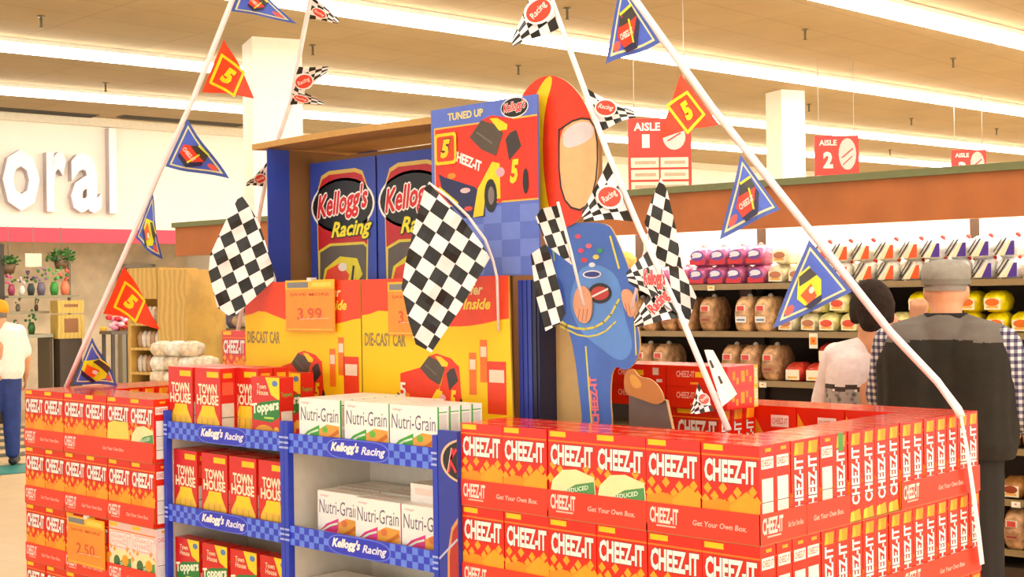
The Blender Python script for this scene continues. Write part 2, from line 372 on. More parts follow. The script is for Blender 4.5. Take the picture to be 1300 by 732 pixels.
def mk_loaf(v):                                            # tall loaf in a clear bag
    w, d, h = .112, .26, .205; g = pillow(w, d, h, mat(((206,164,116) if v else (184,140,98)), rough=.2, var=.5, scale=24, bump=.8), .25, 8, v*3, .15); A = pack_art(g, w, d, h)
    A.rect(-.03, .12, .03, .155, (232,214,190)); A.rect(-.024, .122, .02, .15, (212,70,56), 2); A.rect(-.034, .055, .034, .09, (238,232,222) if v else (170,120,80)); A.rect(-.025, .065, .025, .075, (90,130,170) if v else (150,60,50), 2)
    tie(g, 0, h*1.0, (225,215,190)); return g
def mk_roll(base, lab):                                    # small pack with an oval label
    w, d, h = .12, .2, .11; g = pillow(w, d, h, film(base), .25); A = pack_art(g, w, d, h)
    A.rect(-.042, .012, .042, .07, (248,236,200)); A.oval(0, .05, .036, .02, lab, 2); A.rect(-.03, .02, .03, .032, (240,180,80), 2); return g
def mk_sack(col):                                          # big round white bag
    g = pillow(.2, .26, .16, film(col), .6, 7); A = pack_art(g, .2, .26, .16); A.rect(-.05, .06, .05, .09, (205,180,170)); return g
PK = {}
PKN = {'orange': ('bun_pack', mk_bun(((252,240,215), (240,90,20), (225,40,30))), 'cream and orange striped bun pack'),
       'purple': ('bun_pack', mk_bun(((252,246,238), (80,50,150), (225,50,40))), 'white and purple striped bun pack'),
       'swirl': ('bun_pack', mk_swirl(), 'purple and red bun pack'),
       'loaf': ('bread_loaf', mk_loaf(0), 'brown loaf in a clear bag'), 'loaf2': ('bread_loaf', mk_loaf(1), 'brown loaf with a blue-banded label'),
       'yellowroll': ('roll_pack', mk_roll((238,224,150), (222,80,50)), 'pale yellow roll pack'), 'redroll': ('roll_pack', mk_roll((215,70,50), (250,235,210)), 'small red roll pack'),
       'yellow': ('bun_bag', mk_roll((250,214,10), (225,110,20)), 'bright yellow bun bag'), 'brownbag': ('bread_bag', mk_roll((176,120,60), (150,60,30)), 'brown bread bag'),
       'whiteblue': ('bread_bag', mk_roll((240,236,232), (60,80,150)), 'white and blue bread bag'), 'orangebag': ('roll_pack', mk_roll((248,150,30), (240,60,20)), 'orange roll pack'),
       'cream': ('roll_pack', mk_roll((240,222,180), (190,120,80)), 'cream roll pack'), 'tag': None}
SHN = {1.63: 'top shelf', 1.353: 'second shelf', 1.07: 'third shelf', .765: 'fourth shelf', .505: 'fifth shelf', .25: 'lowest shelf'}
counts = {}; PDATA = {}
def put_pack(kind, s, z, lv=0, dn=-.11, sc=1.0, part='bread aisle'):
    nm, geo, lab = PKN[kind]
    if kind not in PDATA: PDATA[kind] = geo.data(nm)
    o = bpy.data.objects.new(nm, PDATA[kind]); COL.objects.link(o)
    hh = max(v[2] for v in geo.v)
    if kind in ('orange', 'purple', 'swirl'): hh = .112
    p = Wp(s+random.uniform(-.008, .008), dn+random.uniform(-.016, .016), z+lv*hh*sc+.001)
    o.location = p; o.rotation_euler = (0, 0, WA+random.uniform(-.06, .06)); o.scale = (sc, sc, sc)
    counts.setdefault((kind, z, lv), []).append(o)
    tag(o, lab, 'bread', 'bread packs on the %s of the bread aisle' % SHN[z]); return o
def row(kind, ss, z, lv=0, **k):
    for s in ss: put_pack(kind, s, z, lv, **k)
def rng(a, b, st): 
    out = []
    while a > b: out.append(a); a -= st
    return out
row('cream', [3.2, 3.05, 2.6, 2.45], 1.63); row('orangebag', [1.86, 1.73, 1.6, 1.47], 1.63); row('orangebag', [1.8, 1.66], 1.63, 1)
row('swirl', [1.32, 1.19, 1.06, .93, .80, .67], 1.63); row('swirl', [1.06, .93, .80, .67], 1.63, 1)
row('cream', [.54, .41], 1.63); row('cream', [.5], 1.63, 1); row('orange', [.28, .15, .02, -.11, -.24, -.37], 1.63); row('orange', [.28, .15, .02, -.11, -.24], 1.63, 1)
row('purple', [-.50, -.63, -.76], 1.63); row('purple', [-.37, -.50, -.63, -.76], 1.63, 1); row('brownbag', [-.91, -1.04, -1.17, -1.3, -1.43], 1.63); row('brownbag', [-.98, -1.11, -1.24], 1.63, 1)
row('loaf', [1.98, 1.86, 1.63, 1.51, 1.39, 1.26, 1.14, 1.0], 1.353); row('loaf2', [.74, .61], 1.353)
row('cream', [.48, .35], 1.353); row('yellowroll', [.22, .09, -.04, -.17], 1.353); row('yellowroll', [.42, .29, .16, .03], 1.353, 1)
row('yellow', [-.30, -.43, -.56, -.69, -.83], 1.353); row('yellow', [-.30, -.56, -.70], 1.353, 1); row('whiteblue', [-.97, -1.1, -1.24], 1.353); row('whiteblue', [-.95, -1.1], 1.353, 1)
row('loaf', [2.2, 2.05, 1.93, 1.8, 1.68, 1.56, 1.44, 1.32], 1.07); row('loaf', [.84, .71, .58], 1.07)
row('redroll', [.44, .31, .18, .05, -.08, -.22, -.35], 1.07); row('redroll', [.24, .0], 1.07, 1); row('brownbag', [-.5, -.63, -.76, -.9, -1.05, -1.2], 1.07); row('brownbag', [-.76, -.92, -1.1], 1.07, 1)
row('redroll', [.66, .53], .765); row('cream', [.4, .1, -.05], .765); row('loaf', [-.62, -.75, -.88, -1.01, -1.15], .765); row('brownbag', [-.62, -.76, -.9, -1.04], .505); row('loaf', [-.65, -.79, -.93], .25)
for (kind, z, lv), L in counts.items():
    L.sort(key=lambda o: (o.location-W0).dot(-WD)); n = len(L)
    for i, o in enumerate(L):
        base = PKN[kind][2]; where = ('in the upper row, ' if lv else 'on the ')+SHN[z]
        o['label'] = base+' '+where if n == 1 else '%s %s, %s from the left' % (base, where, NTH[i+1])
# price tags
for i, (s, z, col) in enumerate([(.30, 1.353, (240,150,20)), (-.78, .765, WHT), (-.80, .505, WHT), (-.8, 1.07, WHT), (.12, 1.07, (225,225,215)), (.95, 1.63, (220,215,120)), (.62, 1.07, (225,225,200))]):
    big = i == 0
    t = thing('price_tag', ['orange and white price tag hanging under the second shelf', 'white price tag on the fourth shelf edge at the right', 'white price tag on the fifth shelf edge at the right', 'white price tag on the third shelf edge at the right', 'white price tag on the third shelf edge left of the woman', 'pale green price tag on the top shelf edge', 'pale price tag on third shelf edge'][i], 'price tag', Wp(s, .012, z), WA, 'price tags on the shelf edges')
    h = .085 if big else .03; w = .05 if big else .045
    g = Geo(); g.box(-w/2, w/2, -.003, 0, -h-.004, -.004, (248,240,215)); A = Art(g, (0, -.0034, 0), (1,0,0), (0,0,1))
    A.rect(-w*.4, -h*.8, w*.4, -h*.3, col); A.oval(0, -h*.55, w*.15, h*.12, (240,60,20), 2); g.build('card', t)

# ================================================================ LEFT BACKGROUND
WOOD = mat((206,166,84), rough=.5, var=.06, scale=8, kind='wood')
# wooden bakery rack with small bags
bp_ = at(200, 400, 10.3)
RZ = WA+.12
rk = thing('bakery_rack', 'light wooden bakery rack with open shelves and a plain end panel', 'rack', (bp_.x, bp_.y, 0), RZ)
W2 = .33
g = Geo(); g.box(.0305, .33, -.02, .4, 0, 1.82, WOOD); g.build('end_panel', rk)
g = Geo(); g.box(-W2, -W2+.035, 0, .4, 0, 1.84, WOOD); g.box(0, .03, 0, .4, 0, 1.84, WOOD); g.build('side_panel', rk)
g = Geo(); g.box(-W2+.035, 0, .37, .4, 0, 1.84, mat((120,88,50))); g.build('back_panel', rk)
g = Geo(); g.box(-W2+.035, 0, -.005, .02, 1.6, 1.84, WOOD); g.build('top_board', rk)
RSH = [.35, .6, .82, 1.03, 1.22, 1.41]
for z in RSH:
    g = Geo(); g.box(-W2+.035, 0, 0, .37, z-.02, z, WOOD); g.build('shelf', rk)
bagd = {}
def small_bag(col, w, h, name):
    k = (col, w, h)
    if k not in bagd: bagd[k] = pillow(w, w*1.2, h, film(col), .7, 5, w*100).data(name)
    o = bpy.data.objects.new(name, bagd[k]); COL.objects.link(o); return o
Rm = Matrix.Rotation(RZ, 3, 'Z')
for j, z in enumerate(RSH[::-1]):
    n = 6
    for i in range(n):
        o = small_bag([(225,205,180), (190,150,110), (238,226,214)][(i+j) % 3], .048, .13, 'roll_bag')
        o.location = Vector((bp_.x, bp_.y, 0))+Rm@Vector((-W2+.062+i*.05, .08, z)); o.rotation_euler.z = RZ
        tag(o, 'small bag of rolls on the wooden rack, %s shelf down, %s from the left' % (NTH[j+1], NTH[i+1]), 'bread', 'roll bags on the wooden rack')
# white sacks of bread on a low table
tb = at(248, 470, 9.3)
t = thing('bread_table', 'low wooden table carrying piled white bread bags', 'table', (tb.x, tb.y, 0), RZ)
g = Geo(); g.box(-.28, .3, -.2, .22, .96, 1.0, WOOD); g.build('tabletop', t)
for x in (-.25, .27):
    for y in (-.17, .19):
        g = Geo(); g.box(x-.025, x+.025, y-.025, y+.025, 0, .96, WOOD); g.build('leg', t)
for lv, z, n in ((0, 1.001, 4), (1, 1.10, 4), (2, 1.2, 3)):
    for i in range(n):
        o = small_bag((246,232,212) if (i+lv) % 2 else (232,208,178), .135, .105, 'bread_bag')
        o.location = Vector((tb.x, tb.y, 0))+Rm@Vector((-.21+i*.138+lv*.004, -.1, z)); o.rotation_euler.z = RZ
        tag(o, 'white bread bag piled on the low table, %s row, %s from the left' % (['bottom', 'middle', 'upper'][lv], NTH[i+1]), 'bread', 'bread bags piled on the low table')
# stock at the left end of the bread aisle
for i, (s, z, col, w, h) in enumerate([(5.6,1.07,(236,150,120),.2,.16),(5.35,1.07,(250,180,140),.2,.2),(5.1,1.07,(225,120,90),.2,.14),(5.45,1.353,(150,150,210),.13,.16),(5.3,1.353,(250,215,190),.2,.12),(5.05,1.353,(240,140,110),.18,.16),(5.5,1.63,(200,70,60),.14,.2),(5.2,1.63,(250,236,220),.24,.12)]):
    o = small_bag(col, w, h, 'snack_bag'); o.location = Wp(s, -.16, z+.001); o.rotation_euler.z = WA
    tag(o, '%s snack bag at the left aisle end, %s' % (['salmon', 'peach', 'rust red', 'blue', 'cream', 'coral', 'dark red', 'white'][i], SHN[z]), 'snack bag', 'snack bags at the left end of the aisle')

# flower shop
FZ = 17.8
fp = at(58, 400, FZ)
def fl(px, py, dy=0): return at(px, py, FZ)
fr = thing('flower_display', 'flower shop display shelves against the beige wall', 'shelving', (fp.x, fp.y, 0), ANG)
k = FZ/F
def fx(px): return (px-58)*k/.775
def fz(py): return 1.584+(384-py)*k
g = Geo(); g.box(fx(22), fx(92), 0, .35, fz(378), fz(375), (150,140,110)); g.build('shelf', fr)
g = Geo(); g.box(fx(22), fx(62), 0, .35, fz(398), fz(395), (150,140,110)); g.build('shelf', fr)
g = Geo(); g.box(fx(22), fx(60), -.2, .35, fz(428), fz(424), (170,165,140)); g.build('counter', fr)
for px in (23, 59): 
    g = Geo(); g.box(fx(px)-.02, fx(px)+.02, -.15, .3, 0, fz(428), (90,74,50)); g.build('leg', fr)
for px in (23, 91):
    g = Geo(); g.box(fx(px)-.015, fx(px)+.015, .3, .35, 0, fz(312), (120,110,90)); g.build('upright', fr)
g = Geo(); g.box(fx(0), fx(21), .1, .3, 0, fz(310), (58,46,34)); o = g.build('alcove_slab', None); o.location = (fp.x, fp.y, 0); o.rotation_euler.z = ANG; o['kind'] = 'structure'; o.name = 'wall_alcove_slab'  # dark brown slab added to stand in for the dark alcove
t = thing('wooden_crate', 'yellow wooden crate stand with two stacked fronts', 'crate', (fp.x, fp.y, 0), ANG)
for a, b in ((382, 398), (400, 430)):
    g = Geo(); g.box(fx(62), fx(88), -.3, -.02, fz(b), fz(a), mat((214,178,88), rough=.6, kind='wood')); A = Art(g, (0, -.3005, 0), (1,0,0), (0,0,1), .002)
    A.rect(fx(68), fz(b)+.08, fx(82), fz(a)-.05, (150,96,50)); g.build('crate_front', t)
g = Geo(); g.box(fx(64), fx(86), -.28, -.04, 0, fz(430), (70,54,36)); g.build('stand', t)
Ra = Matrix.Rotation(ANG, 3, 'Z')
def fplace(o, x, y, z): o.location = Vector((fp.x, fp.y, 0))+Ra@Vector((x, y, z)); o.rotation_euler.z = ANG
def plant(px, py, r, lab, seed):
    random.seed(seed)
    t = thing('hanging_plant', lab, 'plant', (0,0,0), 0, 'hanging green plants'); fplace(t, fx(px), .15, fz(py))
    g = Geo(); g.loft([((0,0,-.16),(.07,0,0),(0,.07,0)),((0,0,-.04),(.1,0,0),(0,.1,0))], (110,80,50), 12); g.build('basket', t)
    g = Geo(); 
    for i in range(170):
        a = random.uniform(0, 6.28); e = random.uniform(-.6, 1.2); q = r*random.uniform(.5, 1.0)
        c = Vector((math.cos(a)*math.cos(e), math.sin(a)*math.cos(e)*.6, math.sin(e)*.55))*q; x = Vector((random.uniform(-1,1), random.uniform(-1,1), random.uniform(-1,.5))).normalized(); y = x.orthogonal().normalized()
        l = r*.17; g.face([c-x*l, c+y*l*.5, c+x*l, c-y*l*.5], [(50,110,40),(74,140,60),(36,84,32)][i % 3])
    o = g.build('foliage', t); o['kind'] = 'stuff'
    g = Geo(); g.tube([(0,0,-.04),(0,0,2.6-fz(py))], .006, (120,120,110), 5); g.build('hanger', t)
plant(26, 332, .17, 'green leafy plant hanging left of the small pale sign', 3); plant(78, 326, .22, 'green leafy plant hanging right of the small pale sign', 4)
t = thing('small_sign', 'small pale sign board between the two hanging plants', 'sign'); fplace(t, fx(52), .2, fz(330))
g = Geo(); g.box(-.11, .11, 0, .02, -.09, .09, (238,232,200)); g.build('board', t)
g = Geo(); g.box(-.004, .004, .005, .015, .09, 2.6-fz(330), (120,120,110)); g.build('hanger', t)
random.seed(11)
def vase(px, pyb, h, col, fc, lab):
    t = thing('flower_vase', lab, 'vase', (0,0,0), 0, 'vases of flowers on the flower shop shelves'); fplace(t, fx(px), .12, fz(pyb)); r = h*.16
    g = Geo(); g.loft([((0,0,.001),(r*.7,0,0),(0,r*.7,0)),((0,0,h*.25),(r,0,0),(0,r,0)),((0,0,h*.5),(r*.6,0,0),(0,r*.6,0))], col, 12); g.build('pot', t)
    g = Geo()
    for i in range(9):
        c = Vector((random.uniform(-1,1)*r*1.3, random.uniform(-1,1)*r, h*random.uniform(.55, 1))); g.ell(c, (r*.4,)*3, fc if i % 3 else (70,130,60), n=7, k=4)
    o = g.build('blooms', t); o['kind'] = 'stuff'
for a in [(28,375,.3,(160,60,90),(235,90,150),'pink flower pot at the left end of the top shelf'), (38,375,.26,(230,225,215),(245,215,225),'white vase with pale flowers on the top shelf'),
          (47,375,.32,(50,60,60),(80,60,90),'dark vase on the top shelf'), (57,375,.36,(110,100,120),(150,120,150),'grey violet vase on the top shelf'),
          (70,375,.36,(60,150,60),(110,200,90),'bright green vase on the top shelf'), (81,375,.38,(240,130,90),(250,120,90),'tall orange vase at the right of the top shelf'),
          (34,395,.2,(120,110,90),(150,140,120),'small grey pot on the middle shelf'), (52,395,.18,(90,70,60),(120,100,80),'small brown pot on the middle shelf'),
          (32,424,.2,(110,90,80),(150,100,90),'dull brown pot on the counter'), (47,424,.32,(60,110,50),(70,150,70),'green potted plant on the counter')]: vase(*a)
t = thing('flower_stand', 'dark stand with pink and red flowers beside the crate', 'flower stand'); fplace(t, fx(112), -.8, 0)
g = Geo(); 
for x in (-.2, .2):
    for y in (-.15, .15): g.box(x-.02, x+.02, y-.02, y+.02, 0, fz(425), (80,70,60))
g.box(-.24, .24, -.2, .2, fz(425), fz(425)+.04, (110,96,84)); g.build('stand', t)
g = Geo()
for i in range(40): g.ell((random.uniform(-.24,.24), random.uniform(-.15,.15), fz(425)+.06+random.uniform(0,.16)), (.05,.05,.035), [(245,150,180),(250,200,215),(220,50,60),(250,190,60)][i % 4], n=7, k=4)
o = g.build('blooms', t); o['kind'] = 'stuff'
t = thing('shop_door', 'dark narrow doorway panel in the white wall', 'door', WL+D*2.3+Vector((0,0,0)), ANG)
g = Geo(); g.box(-.22, .22, 1.35, 1.49, 0, 2.1, (70,72,62)); g.build('panel', t)
g = Geo(); g.box(-.28, -.22, 1.33, 1.49, 0, 2.16, (150,140,120)); g.box(.22, .28, 1.33, 1.49, 0, 2.16, (150,140,120)); g.box(-.28, .28, 1.33, 1.49, 2.1, 2.16, (150,140,120)); g.build('frame', t)

# ---- hanging aisle signs
def aisle(px0, px1, py0, py1, Z, txt, lab, full):
    c = at((px0+px1)/2, py0, Z); kk = Z/F; w = (px1-px0)*kk; h = (py1-py0)*kk if not full else (py1-py0)*kk
    t = thing('aisle_sign', lab, 'sign', c, -YAW*1.0, 'hanging red aisle signs')
    g = Geo(); g.box(-w/2, w/2, 0, .025, -h, 0, (242,52,34)); A = Art(g, (0, -.0005, 0), (1,0,0), (0,0,1), .0015)
    PW = (255,226,214)
    if full:
        A.text('AISLE', -w*.2, -h*.11, w*.42, h*.11, PW, bold=.03)
        A.text('1', -w*.22, -h*.3, w*.12, h*.18, PW, bold=.04); A.oval(w*.23, -h*.25, w*.18, h*.17, (226,196,186)); A.line([(w*.13,-h*.3),(w*.33,-h*.2)], .012, (242,52,34), 2); A.line([(w*.14,-h*.22),(w*.3,-h*.13)], .008, (242,52,34), 2)
        for r in range(3):
            for c2 in (0, 1):
                x0 = -w*.46+c2*w*.47; y1 = -h*(.52+.16*r); A.rect(x0, y1-h*.13, x0+w*.44, y1, (250,226,190)); A.line([(x0+.04, y1-h*.065), (x0+w*.38, y1-h*.065)], .03, (190,160,130), 2)
    else:
        A.text('AISLE', -w*.2, -h*.16, w*.4, h*.13, PW, bold=.03); A.text(txt, -w*.2, -h*.55, w*.22, h*.38, PW, bold=.05)
        A.oval(w*.24, -h*.42, w*.2, h*.36, (226,196,186)); A.line([(w*.12,-h*.5),(w*.36,-h*.3)], .015, (242,52,34), 2); A.line([(w*.14,-h*.66),(w*.34,-h*.48)], .012, (242,52,34), 2)
        A.rect(-w*.46, -h*.98, w*.46, -h*.9, (250,226,190))
    g.build('board', t)
    g = Geo()
    for x in (-w*.4, w*.4): g.tube([(x,.012,0),(x,.012,4.2-c.z)], .004, (200,190,170), 5)
    g.build('hanging_wire', t)
aisle(797, 877, 150, 246, 11.5, '1', 'large red aisle sign with two columns of cream panels', True)
aisle(1034, 1090, 172, 228, 15, '2', 'red hanging sign reading aisle 2 with grey oval', False)
aisle(1208, 1252, 190, 232, 18, '3', 'small far red aisle sign at the right', False)

# ================================================================ PEOPLE
def solidify(geo, name, m, voxel, smooth=4, amp=0, fr=8, parent=None, vary=None):
    me = geo.data(name); o = bpy.data.objects.new(name, me); COL.objects.link(o)
    r = o.modifiers.new('r', 'REMESH'); r.mode = 'VOXEL'; r.voxel_size = voxel; r.use_smooth_shade = True
    s = o.modifiers.new('s', 'SMOOTH'); s.iterations = smooth; s.factor = .5
    dg = bpy.context.evaluated_depsgraph_get(); dg.update(); m2 = bpy.data.meshes.new_from_object(o.evaluated_get(dg)); bpy.data.objects.remove(o)
    m2.materials.clear(); m2.materials.append(m)
    if vary:
        m2.materials.append(vary[0])
        m2.polygons.foreach_set('material_index', [1 if vary[1](p.center) else 0 for p in m2.polygons])
    m2.polygons.foreach_set('use_smooth', [True]*len(m2.polygons))
    if amp:
        for v in m2.vertices:
            c = v.co; q = noise.noise(Vector((c.x*fr, c.y*fr, c.z*fr*.55)))+.5*noise.noise(c*fr*2.3); v.co = c+v.normal*q*amp
    m2.name = name; o = bpy.data.objects.new(name, m2); COL.objects.link(o); o.parent = parent; return o
def hand(g, w, d, side, m, palm, curl=.5):
    """hand from wrist w along d; palm = palm facing; side = thumb direction"""
    w, d = Vector(w), Vector(d).normalized(); palm = Vector(palm); palm = (palm-d*palm.dot(d)).normalized(); t = d.cross(palm)
    if t.dot(Vector(side)) < 0: t = -t
    for q in (-.028, -.010, .010, .026): g.cap(w+d*.005+t*q*.7, .014, w+d*.085+t*q, .012, m, 8)
    for q, l in ((.03, .066), (.010, .075), (-.010, .07), (-.029, .054)):
        a = w+d*.085+t*q; b = a+(d*math.cos(curl*.6)+palm*math.sin(curl*.6))*l*.45+t*q*.1; c = b+(d*math.cos(curl*1.6)+palm*math.sin(curl*1.6))*l*.3; e = c+(d*math.cos(curl*2.3)+palm*math.sin(curl*2.3))*l*.25
        g.cap(a, .0092, b, .0085, m, 8); g.cap(b, .0085, c, .008, m, 8); g.cap(c, .008, e, .007, m, 8)
    a = w+d*.02+t*.026; b = a+d*.03+t*.026+palm*.008; c = b+d*.028+t*.008+palm*.014
    g.cap(a, .013, b, .0105, m, 8); g.cap(b, .0105, c, .0085, m, 8)
SKIN = mat((226,160,118), rough=.5, var=.08, scale=12)
def body(g, J, tilt=0, look=(0,1,0), f=1.0):
    """one continuous figure; J holds joint positions, y forward"""
    hc = Vector(J['head']); L = Vector(look).normalized(); S = L.cross(Vector((0,0,1))).normalized(); U = S.cross(L)
    M3 = Matrix((S, L, U)).transposed()
    g.ell(hc, (.074*f, .093*f, .112*f), SKIN, M3, 20, 14); g.ell(hc+L*.03*f-U*.06*f, (.056*f, .062*f, .055*f), SKIN, M3)
    g.cap(hc+L*.086*f+U*.015*f, .008*f, hc+L*.106*f-U*.02*f, .013*f, SKIN, 8)
    g.cap(hc+L*.08*f-U*.055*f-S*.014, .008*f, hc+L*.08*f-U*.055*f+S*.014, .008*f, SKIN, 8)
    for s in (-1, 1):
        g.ell(hc+S*s*.076*f-U*.005*f, (.012, .022, .033), SKIN, M3, 10, 8)
        g.ell(hc+S*s*.03*f+L*.083*f+U*.01*f, (.012,.008,.008), SKIN, M3, 8, 6)
    nk = Vector(J['neck']); g.cap(nk, .066*f, hc-U*.045*f-L*.02, .062*f, SKIN)
    ch = Vector(J['chest']); pv = Vector(J['hip'])
    for s in (-1, 1): g.cap(ch+Vector((s*.06, 0, 0)), .12*f, pv+Vector((s*.05, 0, .02)), .115*f, SKIN)
    for sd, s in (('l', -1), ('r', 1)):
        sh = Vector(J['sh'+sd]); el = Vector(J['el'+sd]); wr = Vector(J['wr'+sd])
        g.cap(nk, .05*f, sh, .055*f, SKIN); g.cap(sh, .052*f, el, .042*f, SKIN); g.cap(el, .042*f, wr, .027*f, SKIN)
        hand(g, wr, wr-el if 'hd'+sd not in J else J['hd'+sd], J.get('th'+sd, (0,0,1)), SKIN, J.get('pm'+sd, (-s,0,0)), J.get('cu'+sd, .5))
        hp = pv+Vector((s*.09, 0, 0)); kn = Vector(J.get('kn'+sd, (s*.1, .02, .5))); an = Vector(J.get('an'+sd, (s*.11, -.02, .09)))
        g.cap(hp, .088*f, kn, .056*f, SKIN); g.cap(kn, .054*f, an, .038*f, SKIN); g.cap(an+Vector((0,-.01,-.035)), .035, an+Vector((s*.03, .15, -.055)), .028, SKIN)
    return hc, L, S, U, M3
def eyes(t, hc, L, S, U, M3, f=1):
    for s in (-1, 1):
        g = Geo(); c = hc+S*s*.03*f+L*.0865*f+U*.01*f
        g.ell(c, (.011,.008,.007), (245,240,235), M3, 10, 6); g.ell(c+L*.006, (.005,.003,.005), (60,45,30), M3, 8, 5); g.build('eye', t)
def shoes(t, J, col):
    for sd, s in (('l', -1), ('r', 1)):
        g = Geo(); an = Vector(J.get('an'+sd, (s*.11, -.02, .09))); z = an.z-.055
        g.cap(an+Vector((0,-.03,-.045)), .045, an+Vector((s*.03,.17,-.05)), .04, (0,0,0)); o = solidify(g, 'shoe', mat(col), .01, 4, 0, 8, t)
        for v in o.data.vertices: v.co.z = max(v.co.z, .0)

# --- man in dark vest and grey flat cap, seen from behind
mp = (-.72, 2.39, 0); mrz = .32
man = thing('person', 'man from behind in grey flat cap, black and grey vest and checked shirt', 'person', mp, mrz)
J = dict(head=(0,.03,1.578), neck=(0,0,1.44), chest=(0,0,1.24), hip=(0,0,.93), shl=(-.19,0,1.385), shr=(.19,0,1.385), ell=(-.265,.10,1.16), elr=(.275,.04,1.10),
         wrl=(-.155,.30,1.43), wrr=(.24,.28,1.03), hdl=(.12,.05,1), pml=(0,1,.1), thl=(1,0,0), cul=.9, pmr=(-1,0,0), cur=.6)
g = Geo(); hd_ = body(g, J, look=(0,1,-.06)); solidify(g, 'body', SKIN, .0065, 3, 0, 8, man)
eyes(man, *hd_)
VD = mat((38,33,23), rough=.9, var=.15, scale=20, bump=.15); VG = mat((112,104,96), rough=.9, var=.08, scale=20)
g = Geo()
for s in (-1, 1):
    g.cap((s*.11,0,1.33), .145, (s*.10,0,1.02), .15, VD); g.cap((s*.03,.0,1.43), .07, (s*.185,0,1.385), .072, VD); g.cap((s*.05,.01,1.40), .085, (s*.15,0,1.34), .1, VD)
g.cap((0,-.02,1.40), .1, (0,-.02,1.0), .14, VD)
for s in (-1, 1): g.cap((s*.11,0,1.0), .152, (s*.11,0,.985), .152, VD); g.cap((s*.2,0,1.3), .07, (s*.19,0,1.0), .075, VD)
o = solidify(g, 'vest', VD, .011, 5, .005, 7, man, (VG, lambda c: c.z > 1.382+.008*math.cos(c.x*9) and abs(c.x) < .27))
for v in o.data.vertices:
    if v.co.z < .935: v.co.z = .935
g = Geo(); g.loft([((0,.0,1.425),(.100,0,0),(0,.09,0)), ((0,.004,1.46),(.090,0,0),(0,.082,0)), ((0,.008,1.492),(.082,0,.0),(0,.074,.0)), ((0,.008,1.492),(.076,0,.0),(0,.068,.0)), ((0,.004,1.45),(.076,0,0),(0,.068,0))], mat((28,26,24), rough=.9), 24, False); g.build('collar', man)
PL = mat((200,200,200), rough=.9, kind='plaid')
for sd, s in (('l', -1), ('r', 1)):
    g = Geo(); sh, el, wr = Vector(J['sh'+sd]), Vector(J['el'+sd]), Vector(J['wr'+sd])
    g.cap(sh+Vector((s*.015,0,-.01)), .074, el, .066, PL); g.cap(el, .064, el.lerp(wr, .9), .043, PL); solidify(g, 'sleeve', PL, .01, 4, .006, 12, man)
TR = mat((38,32,26), rough=.85, var=.12, scale=10)
g = Geo()
for sd, s in (('l', -1), ('r', 1)): g.cap((s*.085,0,.96), .128, (s*.1,.01,.5), .1, TR); g.cap((s*.1,.01,.5), .1, (s*.11,-.02,.13), .085, TR)
g.cap((-.06,0,.96), .12, (.06,0,.96), .12, TR); o = solidify(g, 'trousers', TR, .011, 4, .006, 6, man)
for v in o.data.vertices: v.co.z = max(v.co.z, .05)
shoes(man, J, (30,24,20))
CAPM = mat((152,146,134), rough=.9, var=.1, scale=40)
hc = hd_[0]
g = Geo(); R_ = []
for z, k, dy in ((.028,1.0,0),(.052,1.04,.0),(.075,1.05,.005),(.095,.98,.012),(.111,.8,.02),(.121,.5,.022),(.125,.1,.022)): R_.append(((hc.x, hc.y+dy, hc.z+z), (.09*k,0,0), (0,.108*k,0)))
g.loft(R_, CAPM, 28); o = g.build('cap', man)
g = Geo(); g.loft([((hc.x,hc.y,hc.z+.024),(.0915,0,0),(0,.1095,0)),((hc.x,hc.y,hc.z+.044),(.0945,0,0),(0,.1125,0))], mat((134,128,116), rough=.9), 28, False); g.build('band', o)
g = Geo(); pts = []
vs = []; fs = []
for i in range(13):
    a = math.pi*(.12+.76*i/12); vs += [Vector((hc.x+.09*math.cos(a), hc.y+.1*math.sin(a), hc.z+.04)), Vector((hc.x+.092*math.cos(a), hc.y+.1*math.sin(a)+.065*math.sin(a), hc.z-.005)), Vector((hc.x+.092*math.cos(a), hc.y+.1*math.sin(a)+.065*math.sin(a), hc.z-.011)), Vector((hc.x+.09*math.cos(a), hc.y+.1*math.sin(a), hc.z+.028))]
for i in range(12):
    for q in range(4): fs.append((i*4+q, i*4+(q+1) % 4, i*4+4+(q+1) % 4, i*4+4+q))
g.mesh(vs, fs, CAPM, True); g.build('brim', o)
g = Geo(); HR = mat((150,140,128), rough=.8)
g.loft([((hc.x,hc.y-.005,hc.z+.0),(.079,0,0),(0,.097,0)),((hc.x,hc.y-.005,hc.z+.03),(.082,0,0),(0,.100,0))], HR, 24, False); g.build('hair', man)

# --- woman with short dark hair
wo = at(1107, 400, 5.75)
wm = thing('person', 'woman with short dark hair and pale pink knit top beside the man', 'person', (wo.x, wo.y, 0), .5)
J = dict(head=(0,.05,1.50), neck=(0,0,1.345), chest=(0,0,1.17), hip=(0,0,.88), shl=(-.155,0,1.30), shr=(.155,0,1.30), ell=(-.22,.10,1.06), elr=(.20,.17,1.14),
         wrl=(-.13,.3,1.02), wrr=(.105,.235,1.37), hdr=(-.1,.06,1), pmr=(-1,.2,0), thr=(0,-1,0), cur=.5, pml=(1,0,0))
g = Geo(); hw = body(g, J, look=(0,1,-.45), f=.95); solidify(g, 'body', SKIN, .0065, 3, 0, 8, wm)
eyes(wm, *hw, .95)
hc, L, S, U, M3 = hw
HB = mat((38,21,9), rough=.95, var=.4, scale=60)
g = Geo(); g.ell(hc-L*.02+U*.022, (.092,.102,.108), HB, M3, 24, 14); g.cap(hc-L*.045-U*.02, .078, hc-L*.05-U*.075, .055, HB)
for s in (-1, 1): g.cap(hc+S*s*.065+U*.03, .033, hc+S*s*.068-L*.02-U*.05, .026, HB)
o = solidify(g, 'hair', HB, .008, 3, .004, 22, wm)
